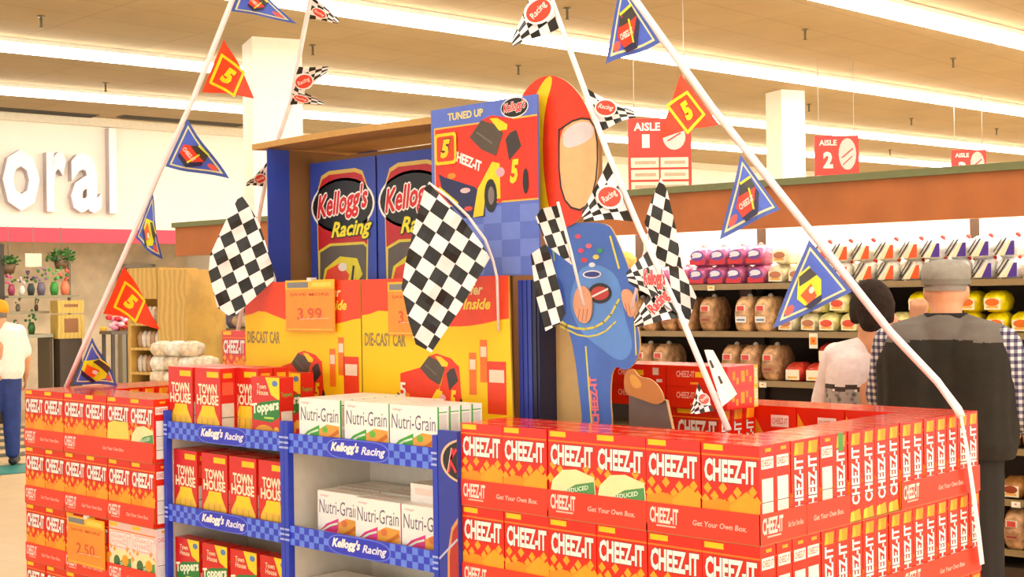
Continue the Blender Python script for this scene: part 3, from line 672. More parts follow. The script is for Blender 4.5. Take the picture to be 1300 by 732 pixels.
KN = mat((244,226,224), rough=.9, var=.05, scale=40, bump=.2); LACE = mat((176,164,156), rough=.9, kind='lace'); ZZ = mat((70,58,52), rough=.9)
g = Geo()
for s in (-1, 1):
    g.cap((s*.09,0,1.24), .115, (s*.08,0,.9), .125, KN); g.cap((s*.03,.0,1.335), .055, (s*.15,0,1.30), .062, KN); g.cap((s*.07,0,.9), .13, (s*.07,0,.84), .135, KN)
o = solidify(g, 'top', KN, .01, 4, .004, 9, wm, (LACE, lambda c: c.z < 1.16))
o.data.materials.append(ZZ)
for p in o.data.polygons:
    c = p.center
    if abs(c.z-(1.165+.012*abs(((c.x*22) % 2)-1))) < .010: p.material_index = 2
for sd, s in (('l', -1), ('r', 1)):
    g = Geo(); sh, el, wr = Vector(J['sh'+sd]), Vector(J['el'+sd]), Vector(J['wr'+sd])
    g.cap(sh, .062, el, .054, KN); g.cap(el, .052, el.lerp(wr, .75), .04, KN); solidify(g, 'sleeve', KN, .01, 4, .004, 12, wm)
JN = mat((60,52,60), rough=.9)
g = Geo()
for s in (-1, 1): g.cap((s*.08,0,.86), .115, (s*.09,.01,.48), .09, JN); g.cap((s*.09,.01,.48), .09, (s*.1,-.02,.12), .07, JN)
solidify(g, 'trousers', JN, .012, 4, .004, 6, wm); shoes(wm, J, (60,50,46))

# --- customer at the left edge
lp = at(0, 500, 13.0)
cu = thing('person', 'customer in white t-shirt, blue jeans and orange cap at the left edge', 'person', (lp.x, lp.y, 0), 1.1)
J = dict(head=(0,.02,1.50), neck=(0,0,1.36), chest=(0,0,1.17), hip=(0,0,.88), shl=(-.18,0,1.31), shr=(.18,0,1.31), ell=(-.25,.03,1.05), elr=(.245,.03,1.04),
         wrl=(-.23,.18,.88), wrr=(.235,.14,.84), knr=(.1,.05,.48), anr=(.11,.02,.09), anl=(-.1,-.12,.09), knl=(-.1,0,.48))
g = Geo(); hp_ = body(g, J, look=(0,1,0)); solidify(g, 'body', SKIN, .008, 3, 0, 8, cu); eyes(cu, *hp_)
TS = mat((250,240,228), rough=.9, var=.04)
g = Geo()
for s in (-1, 1): g.cap((s*.1,0,1.25), .13, (s*.09,0,.92), .14, TS); g.cap((s*.03,0,1.35), .06, (s*.17,0,1.31), .07, TS); g.cap((s*.175,0,1.30), .072, Vector(J['sh'+('r' if s > 0 else 'l')]).lerp(Vector(J['el'+('r' if s > 0 else 'l')]), .75), .07, TS)
o = solidify(g, 't_shirt', TS, .013, 4, .006, 7, cu)
for v in o.data.vertices: v.co.z = max(v.co.z, .84)
DN = mat((50,66,130), rough=.9, var=.12, scale=16)
g = Geo()
for sd, s in (('l', -1), ('r', 1)):
    kn = Vector(J['kn'+sd]); an = Vector(J['an'+sd]); g.cap((s*.085,0,.88), .12, kn, .088, DN); g.cap(kn, .088, an+Vector((0,0,.04)), .07, DN)
o = solidify(g, 'jeans', DN, .013, 4, .005, 6, cu); shoes(cu, J, (40,36,40))
hc = hp_[0]
g = Geo(); g.loft([((hc.x,hc.y,hc.z+z),(.088*k,0,0),(0,.105*k,0)) for z, k in ((-.01,1),(.04,1.03),(.08,.92),(.11,.6),(.122,.1))], mat((250,160,20), rough=.8), 20); g.cap((0,hc.y+.09,hc.z+.01), .02, (0,hc.y+.17,hc.z), .015, mat((250,160,20), rough=.8)); g.build('cap', cu)
g = Geo(); g.loft([((hc.x,hc.y-.006,hc.z-.06),(.07,0,0),(0,.09,0)),((hc.x,hc.y-.006,hc.z-.005),(.081,0,0),(0,.1,0))], mat((120,110,100)), 20, False); g.build('hair', cu)

# ================================================================ PRINTS
def kell_oval(A, x, y, w, shade=BLK, L=2):
    A.oval(x, y, w*.53, w*.29, WHT, L, 28); A.oval(x, y, w*.5, w*.26, shade, L+1, 28)
    A.text("Kellogg's", x, y+w*.01, w*.86, w*.33, (222,30,36), L+2, .38, .03, .10, WHT, .055)
def racing(A, x, y, w, L=5, col=(250,230,40), oc=(20,60,30)):
    A.text('Racing', x, y, w, w*.32, col, L, .4, .03, .04, oc, .06)
def racecar(A, x, y, s, L=2, body=(236,50,14), hood='CHEEZ-IT'):
    """stock car seen three-quarter from the front, about s wide"""
    B0 = A.sub(x, y, s/1.0); Y2 = (252,214,20); N = (30,34,84)
    q = lambda pts: [((px-330)/590, -(py-400)/590) for px, py in pts]
    B0.poly(q([(430,370),(480,250),(520,215),(600,240),(622,480),(440,590),(400,500)]), body, L)
    B0.poly(q([(60,300),(250,258),(430,370),(350,455),(290,500),(60,435)]), body, L+.3)
    B0.poly(q([(330,185),(400,168),(530,195),(585,235),(480,262)]), body, L+.6)
    B0.poly(q([(28,420),(75,440),(280,500),(350,560),(345,645),(200,645),(60,530)]), N, L+1)
    B0.line(q([(34,488),(160,570)]), .02, Y2, L+2); B0.oval((215-330)/590, -.19, .06, .022, (240,190,190), L+2, 12); B0.oval((120-330)/590, -.06, .05, .025, (250,140,20), L+1, 12)
    B0.oval((235-330)/590, -.34, .05, .02, (220,70,60), L+2, 12)
    B0.poly(q([(250,260),(330,185),(450,222),(474,262),(425,362),(330,325)]), (84,72,58), L+2); B0.line(q([(300,240),(400,300)]), .012, (120,108,90), L+3)
    B0.poly(q([(388,182),(440,186),(505,222),(500,246),(450,246)]), Y2, L+3)
    B0.poly(q([(490,290),(520,262),(560,252),(592,330),(512,392)]), (58,50,48), L+2)
    B0.poly(q([(300,510),(400,388),(450,400),(452,565),(425,565),(405,470),(355,525),(335,640),(265,645)]), Y2, L+2)
    B0.oval((388-330)/590, -(548-400)/590, .072, .135, (30,28,28), L+4, 18); B0.oval((392-330)/590, -(548-400)/590, .036, .075, (130,120,112), L+5, 12)
    B0.oval(.485, -.16, .03, .10, (30,28,28), L+4, 12); B0.text('5', .365, -.075, .10, .19, Y2, L+5, .2, .05); B0.oval(.21, -.07, .05, .04, (240,170,180), L+3, 10)
    if hood: B0.text(hood, (225-330)/590, (400-368)/590, .36, .085, WHT, L+3, -.2, .04, -.36)
def five(A, x, y, s, L=2):
    B = A.sub(x, y, s)
    B.poly([(-.42,-.5),(.42,-.5),(.5,-.42),(.5,.42),(.42,.5),(-.42,.5),(-.5,.42),(-.5,-.42)], YEL, L)
    B.poly([(-.34,-.4),(.34,-.4),(.4,-.34),(.4,.34),(.34,.4),(-.34,.4),(-.4,.34),(-.4,-.34)], (240,60,14), L+1)
    B.text('5', 0, 0, .46, .6, YEL, L+3, .25, .06, 0, BLK, .04)
def checks(A, x0, y0, x1, y1, nx, ny, c, L=1):
    for i in range(nx):
        for j in range(ny):
            if (i+j) % 2 == 0: A.rect(x0+(x1-x0)*i/nx, y0+(y1-y0)*j/ny, x0+(x1-x0)*(i+1)/nx, y0+(y1-y0)*(j+1)/ny, c, L)
def boxgeo(w, d, h, m, top=None):
    g = Geo(); g.box(-w/2, w/2, -d/2, d/2, 0, h, m, top)
    e = .00018; return g, Art(g, (0,-d/2,0), (1,0,0), (0,0,1), e), Art(g, (w/2,0,0), (0,1,0), (0,0,1), e), Art(g, (-w/2,0,0), (0,-1,0), (0,0,1), e), Art(g, (0,0,h), (1,0,0), (0,1,0), e), Art(g, (0,d/2,0), (-1,0,0), (0,0,1), e)

CW, CD, CH = .158, .0625, .222
def cheez_front(A, v):
    w, h = CW, CH
    if v == 'light':
        A.rect(-w/2, 0, w/2, h, (248,226,216)); A.rect(-w/2, h*.86, w/2, h, (250,200,190), 2)
    A.rect(-w*.46, h*.925, -w*.12, h*.985, (255,200,0), 3)
    A.rect(-w/2, h*.865, w/2, h*.885, (255,120,10), 3)
    A.text('CHEEZ-IT', 0, h*.72, w*.90, h*.24, WHT if v != 'light' else (250,235,230), 4, .04, .04, 0, (150,16,4) if v != 'light' else (230,120,100), .03)
    rr = random.Random(5)
    if v in ('red', 'yellow'):
        for (x, y) in ((-.40,.53),(-.13,.54),(.12,.51),(.38,.53),(-.28,.45),(.02,.43),(.27,.45),(-.44,.41),(.45,.43),(-.1,.37)):
            q = .075; A.poly([(w*(x-q), h*y),(w*x, h*(y-q*.8)),(w*(x+q), h*y),(w*x, h*(y+q*.8))], ORG2, 2)
        A.poly([(-w/2,0),(w/2,0),(w/2,h*.42),(w*.28,h*.53),(w*.02,h*.40),(-w*.2,h*.43),(-w/2,h*.38)], ORG, 3)
        A.poly([(w*.5,0),(w*.5,h*.42),(w*.28,h*.52),(-w*.02,h*.36),(w*.1,0)], ORG2, 4)
    if v == 'yellow': A.poly([(-w*.5,h*.3),(w*.45,h*.34),(w*.42,h*.6),(-w*.1,h*.63),(-w*.46,h*.56)], (252,216,90), 5)
    if v in ('green', 'light'):
        for (x, y) in ((-.4,.6),(.3,.59),(.42,.5),(-.25,.55),(-.46,.45)):
            q = .075; A.poly([(w*(x-q), h*y),(w*x, h*(y-q*.8)),(w*(x+q), h*y),(w*x, h*(y+q*.8))], ORG2, 2)
        A.poly([(-w*.48,h*.24),(w*.5,h*.3),(w*.47,h*.5),(w*.1,h*.57),(-w*.2,h*.55),(-w*.42,h*.42)], (250,232,170), 3)
        A.poly([(-w*.3,h*.26),(w*.48,h*.3),(w*.46,h*.45),(w*.08,h*.4)], (78,150,80), 4)
        A.text('REDUCED', w*.1, h*.345, w*.5, h*.05, (230,245,220), 5, .2, .02, .22)
        A.rect(-w/2, 0, w/2, h*.3, ORG, 2)
        if v == 'light': A.oval(-w*.15, h*.36, w*.14, h*.1, (60,110,60), 5); A.oval(w*.22, h*.4, w*.14, h*.09, ORG2, 6)
def cheez_spine(A, v, d=CD, h=CH):
    if v == 'W':
        A.rect(-d*.12, h*.93, d*.25, h*.965, ORG2); A.rect(-d*.4, h*.76, d*.4, h*.88, (250,232,224)); A.text('CHEEZ-IT', 0, h*.82, d*.7, h*.07, (226,110,90), 2)
        A.rect(-d*.36, h*.06, d*.36, h*.66, (246,234,220)); A.line([(-d*.36,h*.42),(d*.36,h*.42)], .002, (60,50,50), 2); A.line([(-d*.36,h*.2),(d*.36,h*.2)], .002, (90,80,80), 2)
        for k in range(7): A.line([(-d*.28, h*(.26+.022*k)),(d*.28, h*(.26+.022*k))], .0012, (190,180,176), 2)
    else:
        A.poly([(-d*.3,h*.84),(d*.34,h*.84),(d*.4,h*.97),(-d*.22,h*.97)], (252,150,10) if v == 'C' else (252,130,10)); A.poly([(-d*.3,h*.84),(-d*.02,h*.86),(-d*.1,h*.97),(-d*.22,h*.97)], (255,190,30), 2)
        if v == 'G': A.rect(-d*.16, h*.8, d*.2, h, (70,150,60), 3)
        A.text('CHEEZ-IT', 0, h*.5, h*.64, d*.62, WHT, 3, .04, .035, math.pi/2, (50,20,14), .03)
        A.poly([(-d*.46,0),(d*.4,0),(d*.3,h*.13),(-d*.3,h*.1)], ORG2); A.poly([(-d*.46,0),(-d*.1,0),(-d*.16,h*.12),(-d*.4,h*.1)], (255,205,60), 2)
def cheez_back(A):
    w, h = CW, CH
    A.poly([(-w/2,0),(w*.3,0),(-w*.48,h*.92)], (240,150,16)); A.rect(-w*.05, h*.72, w*.34, h*.88, (250,226,214), 2); A.text('CHEEZ-IT', w*.145, h*.8, w*.34, h*.08, (220,110,90), 3)
CDATA = {}
RM = mat(RED, rough=.27, var=.03, scale=8)
def cracker(fv, sv):
    k = (fv, sv)
    if k not in CDATA:
        g, f, r, l, t, b = boxgeo(CW, CD, CH, RM if fv != 'light' else mat((250,222,214), rough=.35), mat(RED, rough=.12, var=.03, scale=8, bump=.04))
        cheez_front(f, fv); cheez_spine(r, sv); cheez_spine(l, 'W' if sv != 'W' else 'C'); cheez_back(b)
        GT = mat((250,120,90), rough=.12); t.rect(-CW*.45, -CD*.28, -CW*.1, CD*.1, GT); t.rect(CW*.0, -CD*.2, CW*.4, CD*.22, GT)
        t.line([(-CW/2, 0),(CW/2, 0)], .001, (150,20,8), 2)
        CDATA[k] = g.data('cracker_box')
    o = bpy.data.objects.new('cracker_box', CDATA[k]); COL.objects.link(o); return o
def put(o, x, y, z, rz=0, j=.0012):
    o.location = (x+random.uniform(-j, j), y+random.uniform(-j, j), z); o.rotation_euler = (0, 0, rz+random.uniform(-.006, .006)); return o
ZT = 1.24; LH = .2262
def lz(j): return ZT-LH*(j+1)
TRM = mat((238,56,24), rough=.4, var=.03, scale=8); TIN = mat((180,120,66), rough=.8)
def tray(x0, x1, y0, y1, z, lips, label, group, txt='both'):
    """open cardboard tray; lips: dict side -> height"""
    t = thing('cracker_tray', label, 'tray', ((x0+x1)/2, (y0+y1)/2, z), 0, group)
    a, b = (x1-x0)/2, (y1-y0)/2; th = .0018
    g = Geo(); g.box(-a, a, -b, b, 0, .002, TIN); g.build('tray_floor', t)
    for sd, (X0, X1, Y0, Y1) in {'f': (-a,a,-b,-b+th), 'k': (-a,a,b-th,b), 'r': (a-th,a,-b,b), 'l': (-a,-a+th,-b,b)}.items():
        hh = lips.get(sd, .02)
        if hh <= 0: continue
        g = Geo(); g.box(X0, X1, Y0, Y1, .002, hh, TRM)
        W = x1-x0 if sd in 'fk' else y1-y0
        A = {'f': Art(g, (0,-b,0), (1,0,0), (0,0,1)), 'r': Art(g, (a,0,0), (0,1,0), (0,0,1)), 'k': Art(g, (0,b,0), (-1,0,0), (0,0,1)), 'l': Art(g, (-a,0,0), (0,-1,0), (0,0,1))}[sd]
        if hh > .05:
            if txt in ('both', 'logo'): A.text('CHEEZ-IT', -W/2+.052, hh*.60, .085, .038, (255,226,214), 1, .04, .03); A.line([(-W/2+.03, hh*.26), (-W/2+.085, hh*.26)], .004, (255,190,170))
            if txt in ('both', 'tag'):
                x = -W/2+.11+(W-.11)/2-.005 if txt == 'both' else 0
                A.text('Get Your Own Box.', x, hh*.5, min(W-.13, .15) if txt == 'both' else W*.7, .013, (255,200,180), 1, .15, .015)
        g.build('tray_lip', t)
    return t

# ================================================================ RIGHT STACK OF CRACKERS
random.seed(21)
PX = .1608; PY = .0655
SP = {0: 'WWCCWGCCCCCCCCCCC', 1: 'WWWWCCCCCCCCCCCCC'}
NL = 5
for j in range(NL):
    z = lz(j); ln = LAYER[j] if j < 4 else 'bottom'
    for k in range(3):                                      # front wall: three cases
        x0 = -.965+k*2*PX; ctr = ['left', 'middle', 'corner'][k]
        tray(x0-.0005, x0+2*PX-.0015, 0, 3*PY-.001, z, {'f': .072, 'r': .072 if k == 2 else .02}, '%s red tray, right stack front, %s layer' % (ctr, ln), 'trays of the right-hand cracker stack', 'both')
    for i in range(6):
        for r in range(3 if j == 0 else (3 if i == 5 else 1)):
            sv = SP.get(j, 'WWWCCCCCCCCCCCCCC')[r] if i == 5 else 'W'
            fv = 'green' if (j == 0 and i in (2, 3)) else 'red'
            o = put(cracker(fv, sv), -.965+PX*(i+.5)-.0028, PY*(r+.5)+.0028, z+.003)
            what = 'green-printed cracker box' if fv == 'green' else 'red cracker box'
            if i == 5 and r: lab = 'red cracker box, right stack long side, %s layer, %s from near corner' % (ln, NTH[r+1])
            elif r: lab = '%s, right stack, top layer, %s from left, %s row behind front' % (what, NTH[i+1], NTH[r])
            else: lab = '%s, right stack front, %s layer, %s from left' % (what, ln, NTH[i+1])
            tag(o, lab, 'cracker box', 'cracker boxes of the right-hand stack')
    g2 = {0: [(3, 6, .072, 'tag'), (6, 10, 0, ''), (10, 17, .072, 'both')], 1: [(3, 6, .072, 'tag'), (6, 10, .072, 'both'), (10, 17, .072, 'both')]}
    for a, b, hh, tx in g2.get(j, g2[1]):                   # right wall: narrow sides showing
        tray(-PX, -.0015, a*PY, b*PY-.001, z, {'r': hh if hh else 0, 'f': 0, 'k': 0}, 'red tray, right stack long side, %s layer, under boxes %s to %s' % (ln, NTH[a+1], NTH[b]), 'trays of the right-hand cracker stack', tx or 'none')
    for r in range(3, 17):
        o = put(cracker('red', SP.get(j, 'WWWCCCCCCCCCCCCCC')[r]), -PX/2-.0048, PY*(r+.5)+.001, z+.003, 0, .0012)
        tag(o, 'red cracker box, right stack long side, %s layer, %s from near corner' % (ln, NTH[r+1]), 'cracker box', 'cracker boxes of the right-hand stack')
    # back wall, facing inwards, and the inner left block
    for k in range(2):
        x0 = -.965+k*.4
        tray(x0, x0+.398, .925, 1.115, z, {}, '%s red tray, right stack back wall, %s layer' % (['left', 'right'][k], ln), 'trays of the right-hand cracker stack', 'none')
    for i in range(5):
        for r in range(3 if j == 0 else 1):
            o = put(cracker('red', 'C'), -.965+PX*(i+.5), .957+r*.0632, z+.003)
            o.rotation_euler.z += math.pi*0
            b = math.pi if i >= 0 else 0
            o.rotation_euler.z += b
            tag(o, 'red cracker box, right stack back wall, %s layer, %s from left%s' % (ln, NTH[i+1], ', '+NTH[r+1]+' row' if j == 0 else ''), 'cracker box', 'cracker boxes of the right-hand stack')
    for i in range(2):
        for r in range(3 if j == 0 else 1):
            o = put(cracker('red', 'C'), -.965+PX*(i+.5)+.02, .73+PY*(r+.5), z+.003)
            tag(o, 'red cracker box, right stack inner block, %s layer, %s column%s' % (ln, ['left', 'right'][i], ', '+NTH[r+1]+' row' if j == 0 else ''), 'cracker box', 'cracker boxes of the right-hand stack')
    tray(-.945, -.945+2*PX, .73, .924, z, {'f': .0}, 'inner red tray of the %s layer under the inner block' % ln, 'trays of the right-hand cracker stack', 'none')

# cracker boxes lying flat on the inner block
for lv in range(2):
    for i in range(2):
        g = Geo(); w, d, h = CH, CW, CD
        g.box(-w/2, w/2, -d/2, d/2, 0, h, RM); f = Art(g, (0,-d/2,0), (1,0,0), (0,0,1)); r = Art(g, (w/2,0,0), (0,1,0), (0,0,1))
        f.text('CHEEZ-IT', -w*.18, h*.6, w*.3, h*.3, (255,190,170), 1); f.rect(-w*.02, h*.46, w*.12, h*.72, (255,190,20)); f.rect(-w*.1, h*.12, w*.04, h*.22, (255,160,20))
        f.rect(w*.28, h*.5, w*.38, h*.85, (240,215,200)); f.rect(w*.34, h*.15, w*.44, h*.3, (240,215,200))
        for q, (cx, cy, s, c) in enumerate([(-.3,.55,.09,ORG),(-.18,.3,.07,ORG2),(0,.5,.12,ORG2),(.14,.65,.07,ORG),(.25,.35,.06,ORG2)]): r.rect(d*(cx-s/2), h*(cy-s*2.2), d*(cx+s/2), h*(cy+s*2.2), c)
        r.rect(d*.36, 0, d*.5, h, (255,190,20), 2); r.text('CHEEZ', d*.43, h*.5, h*.8, d*.09, WHT, 3, 0, .03, math.pi/2)
        o = g.build('cracker_box'); o.location = (-.69-i*.226, .79, ZT+.001+lv*(h+.0006)); o.rotation_euler.z = .02*(lv-.5)
        tag(o, 'cracker box lying flat on the inner block, %s of the %s pair' % (['lower', 'upper'][lv], ['right', 'left'][i]), 'cracker box', 'cracker boxes lying flat')

# ================================================================ LEFT STACK OF CRACKERS
LX = -3.425; LY = -.05
for j in range(NL):
    z = lz(j); ln = LAYER[j] if j < 4 else 'bottom'
    gs = [(0, 2), (2, 6)] if j == 0 else [(0, 2), (2, 4), (4, 6)]
    for n, (a, b) in enumerate(gs):
        tray(LX+a*PX, LX+b*PX-.0015, LY, LY+3*PY, z, {'f': .072}, '%s red tray, left stack front, %s layer' % (['left', 'middle' if len(gs) == 3 else 'right', 'right'][n], ln), 'trays of the left-hand cracker stack')
    for i in range(6):
        for r in range(3 if j == 0 else 1):
            fv = 'red'
            if j == 0 and i == 4: fv = 'yellow'
            if j == 0 and i == 5: fv = 'green'
            if j == 2 and i >= 4: fv = 'light'
            o = put(cracker(fv, 'W'), LX+PX*(i+.5), LY+PY*(r+.5)+.0028, z+.003)
            what = {'red': 'red cracker box', 'yellow': 'yellow-printed cracker box', 'green': 'green-printed cracker box', 'light': 'pale pink cracker box'}[fv]
            tag(o, '%s, left stack front, %s layer, %s from left%s' % (what, ln, NTH[i+1], ', %s row back' % NTH[r] if r else ''), 'cracker box', 'cracker boxes of the left-hand stack')
    # left wall running back, and inner rows behind
    tray(LX, LX+2*PX, LY+3*PY+.001, .6, z, {'f': 0}, 'inner red tray of the %s layer running back on the left' % ln, 'trays of the left-hand cracker stack', 'none')
    for r in range(6):
        for i in range(2 if j == 0 else 1):
            if j > 0 and r > 0 and r < 5: continue
            o = put(cracker('red', 'C'), LX+PX*(i+.5), LY+3*PY+.04+PY*r, z+.003)
            tag(o, 'red cracker box, left stack side wall, %s layer, %s from front, %s column' % (ln, NTH[r+1], ['outer', 'inner'][i]), 'cracker box', 'cracker boxes of the left-hand stack')
# block behind the left stack rising beside the yellow board
for j in range(-1, NL):
    z = lz(j)
    ln = 'raised' if j < 0 else LAYER[j] if j < 4 else 'bottom'
    if j >= 0: tray(-3.04, -3.04+3*PX, .42, .42+2*PY, z, {'f': .05 if j == 0 else 0}, 'red tray of the %s layer behind the left stack' % ln, 'trays of the left-hand cracker stack', 'none')
    for i in range(3):
        if j < 0 and i != 2: continue
        o = put(cracker('red', 'C'), -3.04+PX*(i+.5), .42+PY*.5, z+.003)
        if j < 0: o.location.x = -2.655
        tag(o, 'red cracker box raised above the others left of the yellow board' if j < 0 else 'red cracker box, block behind left stack, %s layer, %s from left' % (ln, NTH[i+1]), 'cracker box', 'cracker boxes of the left-hand stack')
# pallets under both stacks
for nm, x0, x1, y0, y1 in (('right-hand', -.965, 0, 0, 1.12), ('left-hand', LX, LX+.945, LY, .6)):
    t = thing('pallet', 'wooden pallet under the %s cracker stack' % nm, 'pallet', ((x0+x1)/2, (y0+y1)/2, 0)); a, b = (x1-x0)/2, (y1-y0)/2; zt = lz(NL-1)
    for k in range(3): g = Geo(); g.box(-a, a, -b+(2*b-.09)*k/2, -b+(2*b-.09)*k/2+.09, 0, zt-.02, mat((176,136,84), rough=.8, kind='wood')); g.build('beam', t)
    for k in range(7): g = Geo(); g.box(-a+(2*a-.1)*k/6, -a+(2*a-.1)*k/6+.1, -b, b, zt-.0195, zt-.0005, mat((186,146,92), rough=.8, kind='wood')); g.build('board', t)

# ================================================================ BLUE DISPLAY RACKS
WIN = mat((222,214,198), rough=.6, var=.04)
def rack(x0, x1, lab, right_panel):
    t = thing('display_rack', lab, 'display rack', ((x0+x1)/2, 0, 0)); a = (x1-x0)/2
    for sx in (-1, 1):
        g = Geo(); g.box(sx*a-.019 if sx > 0 else -a, sx*a if sx > 0 else -a+.019, -.012, .01, 0, 1.2, BLU); g.box((a-.014) if sx > 0 else -a, a if sx > 0 else -a+.014, .0101, .34, 0, 1.1, WIN); g.build('post', t)
    g = Geo(); g.box(-a+.014, a-.014, .325, .34, 0, 1.1, WIN); g.build('back_panel', t)
    for z0, z1 in ((1.103, 1.163), (.815, .875), (.527, .587), (.239, .299)):
        g = Geo(); g.box(-a+.016, a-.016, .004, .324, z0, z0+.012, WIN); sh = g.build('shelf', t)
        g = Geo(); g.box(-a+.018, a-.018, -.006, .003, z0, z1, (44,60,205)); A = Art(g, (0,-.006,(z0+z1)/2), (1,0,0), (0,0,1)); h = z1-z0; w = a-.018
        for s in (-1, 1): checks(A, min(s*w, s*w*.42), -h/2, max(s*w, s*w*.42), h/2, 8, 3, LBLU)
        n = 24; A.poly([((w*.42)*(1 if math.cos(q) > 0 else -1)*abs(math.cos(q))**.4*1.04, h*.5*math.sin(q)) for q in [2*math.pi*k/n for k in range(n)]], (110,130,235), 2)
        A.poly([((w*.42)*(1 if math.cos(q) > 0 else -1)*abs(math.cos(q))**.4, h*.46*math.sin(q)) for q in [2*math.pi*k/n for k in range(n)]], (40,52,200), 3)
        A.text("Kellogg's", -w*.17, .002, w*.40, h*.62, WHT, 4, .35, .05, .02); A.text('Racing', w*.22, -.002, w*.33, h*.52, (236,236,255), 4, .35, .03, .02)
        g.build('shelf_lip', sh)
        for s in (-1, 1):
            g = Geo()
            for q in (.012, .028, .044): g.box(s*(a-.012)-.011, s*(a-.012)+.011, -.0135, -.0121, z0+q, z0+q+.006, (170,184,236))
            g.build('clip', sh)
    if right_panel:
        g = Geo(); g.box(a+.001, a+.079, -.01, .004, 0, 1.215, (44,58,160)); A = Art(g, (a+.04,-.01,0), (1,0,0), (0,0,1))
        vs, N_ = [], 26
        A2 = A.sub(0, 1.135, 1); cx, rx, ry = .06, .078, .053
        for L, k, c in ((1, 1.12, (235,190,150)), (2, 1.0, BLK)):
            A2.poly([(max(-.036, min(.0385, cx+rx*k*math.cos(q))), ry*k*math.sin(q)) for q in [math.pi/2+math.pi*i/14 for i in range(15)]], c, L)
        A2.line([(.005,-.03),(.022,.03)], .010, (230,50,60), 4); A2.line([(.012,.0),(.036,.03)], .008, (230,50,60), 4); A2.line([(.012,.0),(.034,-.03)], .008, (230,50,60), 5); A2.line([(.002,-.033),(.018,.034)], .002, WHT, 6)
        A.poly([(-.01,.55),(.0385,.55),(.0385,.98),(.012,.95),(-.004,.88)], (214,150,90)); A.poly([(.0,.56),(.0385,.56),(.0385,.965),(.018,.94),(.004,.87)], (180,44,30), 2)
        A.line([(-.036,.86),(.036,.92)], .006, (190,190,220), 3); g.build('printed_side_panel', t)
    return t
rack(-2.455, -1.755, 'blue display rack holding red cracker boxes, left of the two', False)
rack(-1.753, -1.047, 'blue display rack holding white cereal bar boxes, right of the two', True)

def town():
    w, d, h = .152, .06, .236; g, f, r, l, t, b = boxgeo(w, d, h, mat((218,34,22), rough=.36, var=.03))
    f.text('TOWN', 0, h*.70, w*.74, h*.15, (252,236,200), 2, 0, .04); f.text('HOUSE', 0, h*.545, w*.86, h*.15, (252,236,200), 2, 0, .04)
    f.rect(-w*.02, h*.87, w*.44, h*.95, YEL, 2)
    f.poly([(-w*.46,0),(w*.46,0),(w*.46,h*.22),(w*.3,h*.38),(-w*.28,h*.38),(-w*.44,h*.24)], (244,196,60)); f.poly([(-w*.3,h*.30),(w*.34,h*.30),(w*.26,h*.46),(-w*.22,h*.46)], (252,212,30), 2)
    for k in (-.25, 0, .24): f.line([(w*k, 0), (w*k*.9, h*.27)], .004, (214,150,30), 3)
    for A in (r, l): A.rect(-d*.36, h*.62, d*.36, h*.8, (240,90,60)); A.rect(-d*.4, h*.04, d*.4, h*.5, (226,214,200)); A.line([(-d*.4,h*.3),(d*.4,h*.3)], .003, (90,80,80), 2); A.rect(-d*.3, h*.86, d*.3, h*.93, (250,170,30))
    t.rect(-w*.4, -d*.3, w*.4, d*.3, (238,120,96)); return g.data('cracker_box')
def topper():
    w, d, h = .15, .055, .216; g, f, r, l, t, b = boxgeo(w, d, h, mat((214,30,18), rough=.36, var=.03))
    f.poly([(w*.0,h),(w*.5,h),(w*.5,h*.66),(w*.2,h*.74)], (250,214,30)); f.oval(w*.34, h*.91, w*.1, h*.045, (90,130,190), 2); f.text('Town', -w*.14, h*.86, w*.34, h*.08, (250,220,180), 2, 0, .02); f.text('House', -w*.1, h*.77, w*.4, h*.08, (250,220,180), 2, 0, .02)
    f.poly([(-w*.46,h*.36),(w*.2,h*.33),(w*.5,h*.42),(w*.5,h*.68),(-w*.2,h*.62),(-w*.46,h*.5)], (36,128,44), 3)
    f.text('Toppers', 0, h*.54, w*.96, h*.2, (244,248,220), 4, .1, .04, .14); f.rect(-w*.05, h*.38, w*.3, h*.41, (180,220,90), 5)
    f.oval(-w*.05, h*.14, w*.38, h*.15, (232,160,40), 2); f.oval(-w*.1, h*.16, w*.1, h*.05, (250,220,140), 3); f.oval(w*.12, h*.1, w*.1, h*.05, (200,70,40), 3); f.oval(w*.38, h*.2, w*.1, h*.07, (244,190,70), 3)
    for A in (r, l): A.text('Toppers', 0, h*.74, d*.8, h*.09, (90,170,70), 2); A.rect(-d*.4, h*.04, d*.4, h*.5, (226,214,200)); A.line([(-d*.4,h*.3),(d*.4,h*.3)], .003, (90,80,80), 2)
    return g.data('cracker_box')
